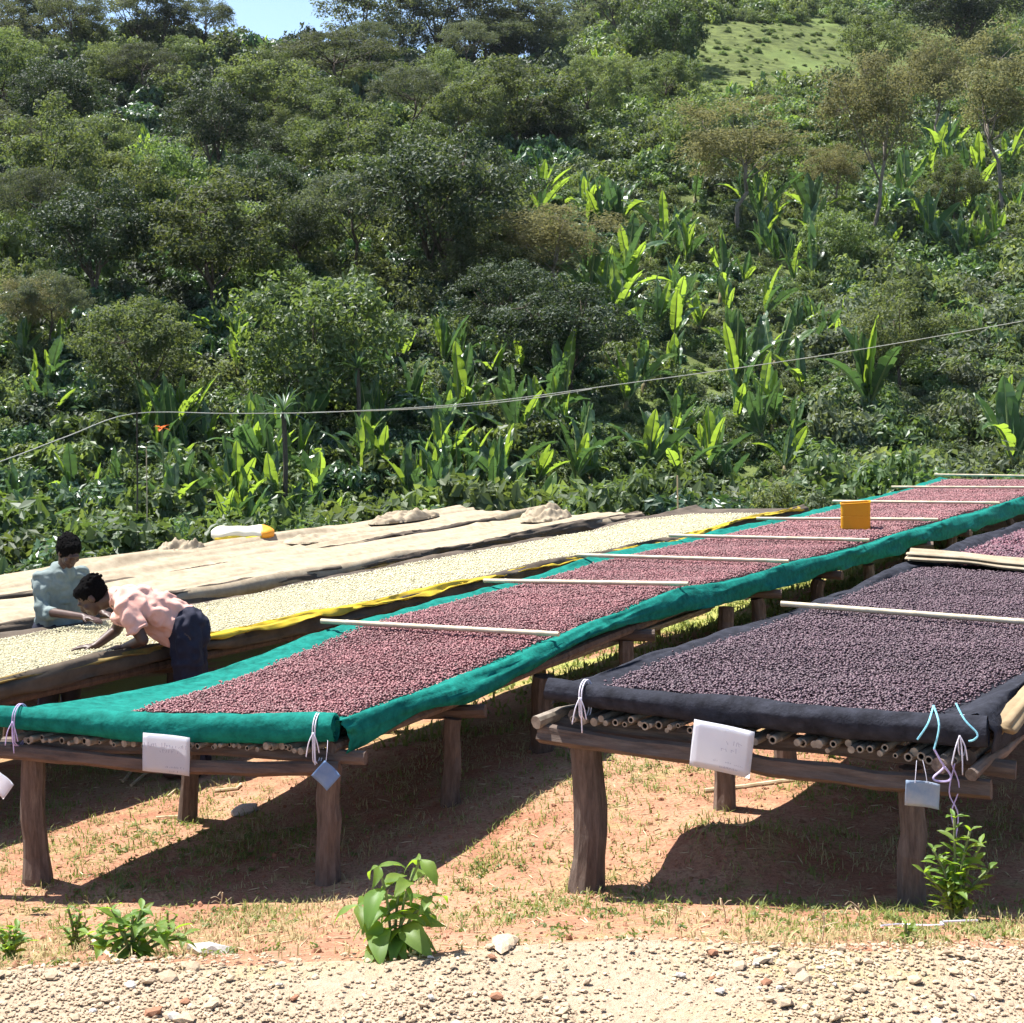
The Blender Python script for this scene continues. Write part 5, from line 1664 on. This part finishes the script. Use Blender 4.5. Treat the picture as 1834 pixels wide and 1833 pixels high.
HERO = [
    ("dark", 790, 545, 235, 150, "dark tree with two bare slanting trunks in the middle of the hillside"),
    ("olive", 385, 570, 320, 135, "tall olive tree with thin dark trunks left of centre on the hillside"),
    ("bright", 560, 770, 490, 150, "sunlit rounded tree above the left part of the cable"),
    ("olive", 240, 775, 520, 118, "leafy olive tree rising over the dark cable pole"),
    ("dark", 1010, 720, 505, 125, "dark flat-topped tree in the middle just above the cable"),
    ("feather", 1565, 440, 70, 105, "tallest yellow-brown feathery tree on the right-hand hillside"),
    ("feather", 1795, 390, 55, 105, "yellow-brown tree with a bent pale trunk at the right border"),
    ("feather", 1322, 420, 180, 120, "wide brownish feathery tree left of the tallest yellow-brown one"),
    ("feather", 1490, 400, 250, 62, "small orange-brown feathery tree between the two tall brown ones"),
    ("feather", 1672, 300, 55, 70, "slim greenish feathery tree with a thin curved trunk, upper right"),
    ("olive", 920, 285, 105, 100, "olive tree with a grey forked trunk, upper centre of the hillside"),
    ("umbrella", 868, 135, 28, 105, "flat-topped umbrella tree just below the skyline, upper centre"),
    ("sky", 655, 130, -75, 95, "tall grey-green tree against the sky right of the open gap"),
    ("sky", 785, 110, -90, 75, "tall slender skyline tree between two others, upper centre"),
    ("umbrella", 365, 108, -8, 62, "spreading bare-limbed umbrella tree against the sky left of the open gap"),
    ("sky", 245, 100, -50, 75, "brownish skyline tree left of the spreading umbrella tree"),
    ("sky", 40, 105, -40, 70, "dense skyline tree at the upper left border"),
    ("sky", 148, 115, -2, 48, "small slender skyline tree second from the upper left border"),
    ("umbrella", 610, 190, 55, 125, "wide grey umbrella tree below the open sky gap"),
    ("olive", 480, 245, 95, 90, "olive tree left below the wide grey umbrella tree"),
    ("olive", 85, 430, 180, 110, "large olive tree at the left border halfway up the hillside"),
    ("feather", 45, 660, 495, 68, "yellowish light-crowned tree at the left border above the cable"),
    ("dark", 1720, 110, -40, 110, "dark broad tree at the top right of the hillside"),
    ("sky", 930, 95, -90, 90, "grey-green skyline tree above the flat-topped umbrella tree"),
    ("sky", 715, 120, -70, 60, "short grey-green skyline tree between the two tall ones, upper centre"),
    ("sky", 855, 100, -95, 70, "grey-green skyline tree behind the flat-topped umbrella tree"),
    ("sky", 985, 90, -80, 65, "grey-green skyline tree second from the right end of the open sky"),
    ("sky", 1100, 75, -80, 70, "broad dark tree on the right shoulder of the skyline"),
    ("sky", 95, 100, -60, 60, "dark skyline tree third from the upper left border"),
    ("sky", 300, 105, -35, 60, "grey-green skyline tree touching the spreading umbrella tree"),
    ("sky", 1045, 80, -90, 80, "dark skyline tree where the open sky ends"),
]
for a_ in HERO: tree(*a_)


# the rest of the wood: a jittered grid over the slope, sizes and kinds by where they stand
def zone(px_, py_):
    v_ = "topmost" if py_ < 160 else "upper" if py_ < 230 else "middle" if py_ < 350 else "lower middle" if py_ < 480 else "lower"
    h_ = "far left" if px_ < 300 else "left" if px_ < 620 else "central" if px_ < 1000 else "right" if px_ < 1450 else "far right"
    return v_ + " " + h_


ORD = ["leftmost", "second from left", "third from left", "fourth from left", "fifth from left", "sixth from left", "seventh from left", "eighth from left", "ninth from left", "tenth from left", "eleventh from left", "twelfth from left",
       "thirteenth from left", "fourteenth from left", "fifteenth from left", "sixteenth from left", "seventeenth from left", "eighteenth from left", "nineteenth from left", "twentieth from left"]


def number_off(members, phrase):
    """Things of one kind in one spot, told apart by their order across the picture."""
    members = sorted(members, key=lambda o_: o_.location.x / o_.location.y)
    for i_, o_ in enumerate(members):
        o_["label"] = ("only " + phrase[1]) if len(members) == 1 else (ORD[i_] + " of the " + phrase[0])


GROUPS = {}
KN = {"olive": "olive green broadleaf tree", "dark": "dark leafy tree", "bright": "bright green bushy tree", "feather": "yellow-brown feathery tree", "umbrella": "grey flat-crowned tree", "sky": "grey-green open-crowned tree"}
rt_ = np.random.default_rng(77)
fill = 0
for py0 in [120, 150, 185, 225, 270, 320, 375, 435, 500, 570, 640, 720]:
    step = 78 + (py0 - 120) * .12
    for px0 in np.arange(-60, 1900, step):
        px_ = px0 + rt_.normal(0, step * .3); py_ = py0 + rt_.normal(0, 14)
        left = px_ < 960
        dens = .85 if left and py_ < 520 else .45 if left and py_ < 660 else .12 if left else (.42 if py_ < 330 else .22 if py_ < 560 else .08)
        if 1220 < px_ < 1740 and py_ < 250: dens = .03
        if 190 < px_ < 340 and 230 < py_ < 400: dens = .1
        if 375 < px_ < 625 and py_ < 215: dens = 0
        if 1000 < px_ < 1420 and py_ > 330: dens *= .35
        if rt_.random() > dens * .85: continue
        if left: kd = rt_.choice(["olive", "olive", "olive", "dark", "bright", "umbrella"] if py_ > 230 else ["olive", "sky", "umbrella", "olive"])
        else: kd = rt_.choice(["olive", "feather", "bright", "dark"] if py_ > 200 else ["olive", "sky", "bright"])
        hpx = rt_.uniform(85, 190) * (.62 + py_ / 800)
        zn = zone(px_, py_)
        o_ = tree(kd, px_, py_, py_ - hpx, hpx * rt_.uniform(.40, .58), "x", f"{KN[kd]}s of the {zn} hillside")
        GROUPS.setdefault((kd, zn), []).append(o_)
        fill += 1
for (kd, zn), ms in GROUPS.items():
    number_off(ms, (f"{KN[kd]}s on the {zn} hillside", f"{KN[kd]} on the {zn} hillside"))
print("fill trees", fill)


# ------------------------------------------------------------------ enset plants
def paddle_mesh(L, W, droop, mat, seed, tears=6):
    """Enset blade: short stalk, long parallel-sided paddle, pale raised midrib, edges torn between the side veins."""
    rs_ = np.random.default_rng(seed)
    nu = 22
    t = np.linspace(0, 1, nu)
    prof = np.clip((t - .10) / .16, 0, 1) ** .7 * np.clip((1 - t) / .30, 0, 1) ** .62
    ang = droop * t ** 1.6 * 2.2 + .03
    ds = np.concatenate([[0], np.diff(t)])
    cy_, cz = np.cumsum(np.cos(ang) * ds) * L, -np.cumsum(np.sin(ang) * ds) * L
    fold = .38 + .15 * rs_.random()
    mb_ = MB()
    for sd in (-1, 1):
        cut = sorted(rs_.choice(np.arange(4, nu - 2), tears, replace=False)) + [nu - 1]
        a_ = 0
        for b_ in cut:
            n_ = b_ - a_ + 1
            dr = rs_.uniform(-.12, .16)
            V = np.zeros((n_, 4, 3))
            for q_, ii in enumerate(range(a_, b_ + 1)):
                hw = max(prof[ii], .02) * W / 2
                shrink = 1 - (.05 + .10 * rs_.random()) * (q_ in (0, n_ - 1)) * (0 < ii < nu - 1)
                for m_, fr in enumerate((0, .4, .75, 1)):
                    w_ = hw * fr * (shrink if m_ == 3 else 1)
                    V[q_, m_] = (sd * w_ * math.cos(fold), cy_[ii] + .10 * w_, cz[ii] + w_ * math.sin(fold) - (fr ** 2) * W * dr + .02 * W * math.sin(ii * 1.9))
            ids = np.arange(n_ * 4).reshape(n_, 4)
            F = np.stack([ids[:-1, :-1], ids[:-1, 1:], ids[1:, 1:], ids[1:, :-1]], -1).reshape(-1, 4)
            mb_.add(V.reshape(-1, 3), F if sd > 0 else F[:, ::-1])
            a_ = b_
    P = np.stack([0 * t, cy_, cz - .004], -1)
    mb_.add(*tube(P[::3], np.linspace(.020, .004, len(P[::3])) * L, 5), 1)
    return mb_.mesh("leaf", [mat, M["enset_rib"]], True)


M["enset_rib"] = leaf_mat("enset_midrib", (0.20, 0.26, 0.09), (0.24, 0.30, 0.11), trans=0.2)
ENS = [paddle_mesh(1, w_, d_, M[m_], s_, tr) for w_, d_, m_, s_, tr in [(.23, .03, "enset", 1, 4), (.21, .10, "enset", 2, 6), (.25, .0, "enset_shaded", 3, 5), (.22, .14, "enset_shaded", 4, 8), (.21, .26, "enset", 5, 9),
                                                                          (.23, .34, "enset_shaded", 6, 11), (.20, .5, "enset_shaded", 7, 12), (.19, .62, "enset", 8, 12)]]
mb = MB(); mb.add(*tube(np.array([(0, 0, -.12), (.01, 0, .15), (0, 0, .45), (0, .01, .8)]), [.13, .12, .09, .05], 8, True, .05))
ENS_STEM = mb.mesh("pseudostem", M["enset_stem"], True)


def enset(px_, py_base, leaf_px, label, group=None, n=8, d_min=25.0):
    x_, y_, z_ = hit(px_, py_base, d_min)
    L = leaf_px * 1.02 * y_ / FPX
    e = thing("enset_plant", label, "enset", (x_, y_, z_), 0, group)
    link("pseudostem", ENS_STEM, e, (0, 0, 0), None, (L * .5, L * .5, L * .30))
    a0 = rng.uniform(0, 6.28)
    sway = R(rng.normal(0, 7)), R(rng.normal(0, 9))
    for k in range(n):
        f = k / max(1, n - 1)
        tilt = R(90 - 38 * f ** 1.3 + rng.normal(0, 5)) + sway[0]    # inner leaves upright, outer ones leaning out
        m_ = ENS[rng.choice([0, 1, 2, 3]) if f < .55 else rng.choice([1, 3, 4, 5]) if f < .85 else rng.choice([5, 6, 7])]
        az = a0 + k * 2.4 + rng.normal(0, .35)
        o_ = link("leaf", m_, e)
        L_ = L * rng.uniform(.7, 1.12)
        o_.matrix_local = Matrix.Translation((0, 0, L * .18)) @ Matrix.Rotation(sway[1], 4, 'Y') @ Matrix.Rotation(az, 4, 'Z') @ Matrix.Rotation(tilt, 4, 'X') @ Matrix.Rotation(rng.normal(0, .6), 4, 'Y') @ Matrix.Diagonal((L_ * rng.uniform(.8, 1.2), L_, L_, 1))
    return e


for px_, py_, lp, lb, n_ in [
    (1556, 765, 150, "large bright enset plant standing alone above the cable on the right", 9), (1812, 870, 165, "large enset plant with glossy leaves at the right border", 9),
    (1032, 885, 125, "upright bright enset plant left of centre just behind the covered beds", 8), (822, 775, 125, "enset plant with bright upright leaves crossed by the double cable", 8),
    (1120, 560, 130, "tall enset plant with pale leaves, upper middle of the enset patch", 8), (990, 755, 100, "single-leaved young enset plant crossed by the cable in the middle", 4),
    (1122, 745, 110, "enset plant of three bright leaves crossed by the cable", 6), (875, 700, 85, "slim enset leaf pair just above the cable, centre", 4),
    (1270, 870, 125, "broad leafy enset plant at the foot of the slope, right of centre", 9), (60, 1010, 115, "bright enset plant behind the standing worker at the left border", 7),
    (420, 940, 120, "pale green enset plant above the yellow sack", 7), (1405, 860, 95, "thin single enset leaf above the far end of the parchment bed", 3),
    (1665, 455, 95, "bright enset plant below the slim feathery tree on the right", 7), (1730, 395, 90, "enset plant with yellow-green leaves near the right border", 8)]:
    enset(px_, py_, lp, lb, None, n_)
ZONES = [((960, 1500, 370, 650), 56, (55, 110), "on the right slope above the cable"), ((1000, 1450, 660, 905), 26, (70, 125), "at the slope foot right of centre"),
         ((260, 1000, 790, 975), 66, (70, 125), "in the thicket behind the covered beds"), ((1560, 1834, 270, 500), 28, (45, 90), "high on the right-hand slope"),
         ((190, 330, 280, 390), 13, (38, 62), "in the small clearing on the left slope"), ((400, 560, 85, 112), 18, (22, 36), "along the skyline under the open sky"),
         ((640, 770, 130, 200), 10, (28, 45), "below the skyline, upper centre"), ((1040, 1250, 30, 150), 20, (28, 48), "near the slope top right of centre"),
         ((360, 480, 600, 700), 8, (55, 85), "between the tree trunks on the left slope"), ((40, 130, 640, 780), 7, (65, 95), "at the left border above the cable"),
         ((1440, 1800, 500, 660), 14, (45, 85), "scattered in the thicket on the right slope"), ((1280, 1420, 150, 190), 8, (28, 42), "at the edge of the grassy clearing, upper right"),
         ((600, 1000, 660, 790), 14, (65, 100), "around the cable, left of centre"), ((0, 220, 900, 1000), 6, (60, 90), "behind the workers at the left")]
re_ = np.random.default_rng(123)
for (x0, x1, y0, y1), n_, (l0, l1), wh in ZONES:
    rows_ = max(1, math.ceil(n_ / 14))
    for rw in range(rows_):
        ms = []
        ya, yb = y0 + (y1 - y0) * rw / rows_, y0 + (y1 - y0) * (rw + 1) / rows_
        w2 = wh if rows_ == 1 else wh + [", upper row", ", second row", ", third row", ", fourth row", ", fifth row"][rw]
        for k in range(int(round(n_ * (rw + 1) / rows_)) - int(round(n_ * rw / rows_))):
            ms.append(enset(re_.uniform(x0, x1), re_.uniform(ya, yb), re_.uniform(l0, l1), "x", f"enset plants, {w2}", int(re_.integers(4, 8)) if l1 > 50 else 4))
        number_off(ms, (f"ensets {w2}", f"enset {w2}"))

# two spiky dracaenas and an orange flower head
SPIKE = [blade_mesh("leaf", 1, .09, M["lf_gloss"], 8, 3, d_, .3, .02, 0, 1.0, 3, .3, .3) for d_ in (.1, .35, .6)]
for px_, py_, py_c, lb in [(508, 960, 745, "spiky dark dracaena on a slender trunk above the covered beds"), (640, 820, 665, "spiky dark dracaena right of the sunlit rounded tree")]:
    x_, y_, z_ = hit(px_, py_)
    e = thing("dracaena", lb, "dracaena", (x_, y_, z_)); h_ = (py_ - py_c) * y_ / FPX
    MB().add(*strand([(0, 0, -.1), (.05, 0, h_ * .5), (0, 0, h_)], .06, 7)).build("trunk", M["bark"], e, True)
    for k in range(34):
        link("leaf", SPIKE[k % 3], e, (0, 0, h_), (rng.uniform(-.5, 1.45), 0, k * 2.4), 62 * y_ / FPX * rng.uniform(.7, 1.1))
x_, y_, z_ = hit(292, 960)
e = thing("orange_flower", "orange flower head among the leaves behind the yellow sack", "flower", (x_, y_, z_)); h_ = (960 - 772) * y_ / FPX
MB().add(*strand([(0, 0, -.1), (.02, 0, h_ * .5), (0, -.1, h_)], .02, 6)).build("stem", M["weed_stem"], e, True)
PET = blade_mesh("petal", 1, .4, M["flower"], 6, 4, .3, .3, .05, 0, 1, 9)
for k in range(9): link("petal", PET, e, (0, -.1, h_), (rng.uniform(-.2, .8), 0, k * .75), .20)


# ------------------------------------------------------------------ undergrowth: one mass of shrubs over the slope
def shrub_mesh(name, seed, per, nc, leaf, mat, h=.8, aspect=.5, clump=.30):
    rs_ = np.random.default_rng(seed)
    d = rs_.normal(size=(nc, 3)); d /= np.linalg.norm(d, axis=1)[:, None]
    d[:, 2] = np.abs(d[:, 2])
    c = d * (rs_.random(nc) ** .4)[:, None] * np.array([.85, .85, h]) * rs_.uniform(.75, 1.15, (nc, 1))
    V, F = leaf_cloud(c, clump * rs_.uniform(.7, 1.3, nc), per, leaf, rs_, .45, aspect)
    return mesh_np(name, V, F, mat)


SHR = [shrub_mesh("shrub", 31, 70, 36, .15, M["lf_shrub"]), shrub_mesh("shrub", 32, 70, 34, .17, M["lf_gloss"], 1.0), shrub_mesh("shrub", 33, 75, 34, .13, M["lf_tangle"], .7),
       shrub_mesh("shrub", 34, 70, 34, .14, M["lf_olive"], 1.0), shrub_mesh("shrub", 35, 70, 36, .15, M["lf_herb"], .75), shrub_mesh("shrub", 36, 60, 34, .22, M["lf_bright"], 1.1, .55), shrub_mesh("shrub", 37, 70, 34, .16, M["lf_dark"], 1.0)]
proto_objs = [bpy.data.objects.new("shrub_form", me_) for me_ in SHR]


def instancer(name, P, S, RZ, IDX, protos):
    me_ = bpy.data.meshes.new(name)
    me_.vertices.add(len(P)); me_.vertices.foreach_set("co", np.asarray(P, np.float32).ravel())
    a_ = me_.attributes.new("scl", 'FLOAT_VECTOR', 'POINT'); a_.data.foreach_set("vector", np.asarray(S, np.float32).ravel())
    a_ = me_.attributes.new("rot", 'FLOAT_VECTOR', 'POINT'); a_.data.foreach_set("vector", np.stack([RZ * 0, RZ * 0, RZ], -1).astype(np.float32).ravel())
    a_ = me_.attributes.new("form", 'INT', 'POINT'); a_.data.foreach_set("value", np.asarray(IDX, np.int32))
    o_ = link(name, me_)
    ng = bpy.data.node_groups.new(name + "_nodes", 'GeometryNodeTree')
    ng.interface.new_socket("Geometry", in_out='INPUT', socket_type='NodeSocketGeometry')
    ng.interface.new_socket("Geometry", in_out='OUTPUT', socket_type='NodeSocketGeometry')
    gi, go = ng.nodes.new("NodeGroupInput"), ng.nodes.new("NodeGroupOutput")
    jn_ = ng.nodes.new("GeometryNodeJoinGeometry")
    for po in reversed(protos):
        oi_ = ng.nodes.new("GeometryNodeObjectInfo"); oi_.inputs[0].default_value = po
        gt = ng.nodes.new("GeometryNodeGeometryToInstance")
        ng.links.new(oi_.outputs["Geometry"], gt.inputs[0]); ng.links.new(gt.outputs[0], jn_.inputs[0])
    ip = ng.nodes.new("GeometryNodeInstanceOnPoints"); ip.inputs["Pick Instance"].default_value = True
    def attr(nm, ty):
        n_ = ng.nodes.new("GeometryNodeInputNamedAttribute"); n_.data_type = ty; n_.inputs[0].default_value = nm
        return n_.outputs[0]
    ng.links.new(gi.outputs[0], ip.inputs["Points"]); ng.links.new(jn_.outputs[0], ip.inputs["Instance"])
    ng.links.new(attr("form", 'INT'), ip.inputs["Instance Index"])
    ng.links.new(attr("rot", 'FLOAT_VECTOR'), ip.inputs["Rotation"])
    ng.links.new(attr("scl", 'FLOAT_VECTOR'), ip.inputs["Scale"])
    ng.links.new(ip.outputs[0], go.inputs[0])
    md = o_.modifiers.new("scatter", 'NODES'); md.node_group = ng
    return o_


ru = np.random.default_rng(55)
PP, SS, II = [], [], []
y_ = 14.5
while y_ < 230:
    stp = max(.75 if y_ > 22 else .55, .0105 * y_ + .3)
    xs_ = np.concatenate([np.arange(-.56 * y_ - 3, -.40 * y_ - 2, stp * 1.25), np.arange(-.40 * y_ - 2, .40 * y_ + 2, stp), np.arange(.40 * y_ + 2, .56 * y_ + 3, stp * 1.25)])
    xs_ = xs_ + ru.normal(0, stp * .35, len(xs_)); yy = y_ + ru.normal(0, stp * .35, len(xs_))
    zz = terrain(xs_, yy, False)
    px_, py_ = to_px(xs_, yy, zz)
    for x1, y1, z1, a_, b_ in zip(xs_, yy, zz, px_, py_):
        q_ = -.838 * x1 + .545 * y1
        if y1 < 20.8 + .36 * x1 + 2.2 + (1.5 if x1 > 5 else 0) and not (q_ > 14.4 + .3 * ru.random() and x1 < 0): continue
        if y1 > 145 and x1 / y1 < .02: continue
        sc = stp * ru.choice([.5, .75, 1.05, 1.6], p=[.30, .32, .25, .13]) * ru.uniform(.85, 1.15)
        clear = 1200 < a_ < 1720 and 40 < b_ < 195 - (a_ - 1200) * .10
        if clear: sc *= .2
        elif 940 < a_ < 1480 and 350 < b_ < 920: sc *= .72
        elif a_ > 1380 and b_ > 480: sc *= 1.25
        r_ = ru.random()
        if clear: f_ = 4
        elif a_ > 1380 and b_ > 560: f_ = 2 if r_ < .5 else 3 if r_ < .7 else 0
        elif b_ > 800: f_ = 5 if r_ < .35 else 1 if r_ < .65 else 0
        elif a_ > 1060 and b_ < 330: f_ = 4 if r_ < .45 else 0 if r_ < .75 else 3
        elif a_ > 1000: f_ = 0 if r_ < .35 else 1 if r_ < .5 else 3 if r_ < .72 else 4 if r_ < .86 else 2
        else: f_ = 3 if r_ < .2 else 1 if r_ < .55 else 0 if r_ < .75 else 6  # darker leaf colours here paint in the shade of gaps between the crowns
        PP.append((x1, y1, z1 - .15 * sc)); SS.append((sc, sc, sc * ru.uniform(.8, 1.35))); II.append(f_)
    y_ += stp * .8
print("shrubs", len(PP))
ug = instancer("undergrowth", PP, SS, ru.uniform(0, 6.28, len(PP)), II, proto_objs)
tag(ug, "dense green undergrowth of shrubs covering the hillside", kind="stuff")

# ------------------------------------------------------------------ air
m, nt, out = new_mat("air")
v = nd(nt, "ShaderNodeVolumePrincipled")
v.inputs["Color"].default_value = (0.80, 0.88, 1.0, 1)
v.inputs["Density"].default_value = HAZE
v.inputs["Anisotropy"].default_value = 0.3
nt.links.new(v.outputs[0], out.inputs["Volume"])
mb = MB(); mb.add(*box((0, 255, 38), (700, 560, 90)))
air = mb.build("haze", m)
tag(air, "thin pale haze over the hillside", kind="stuff")
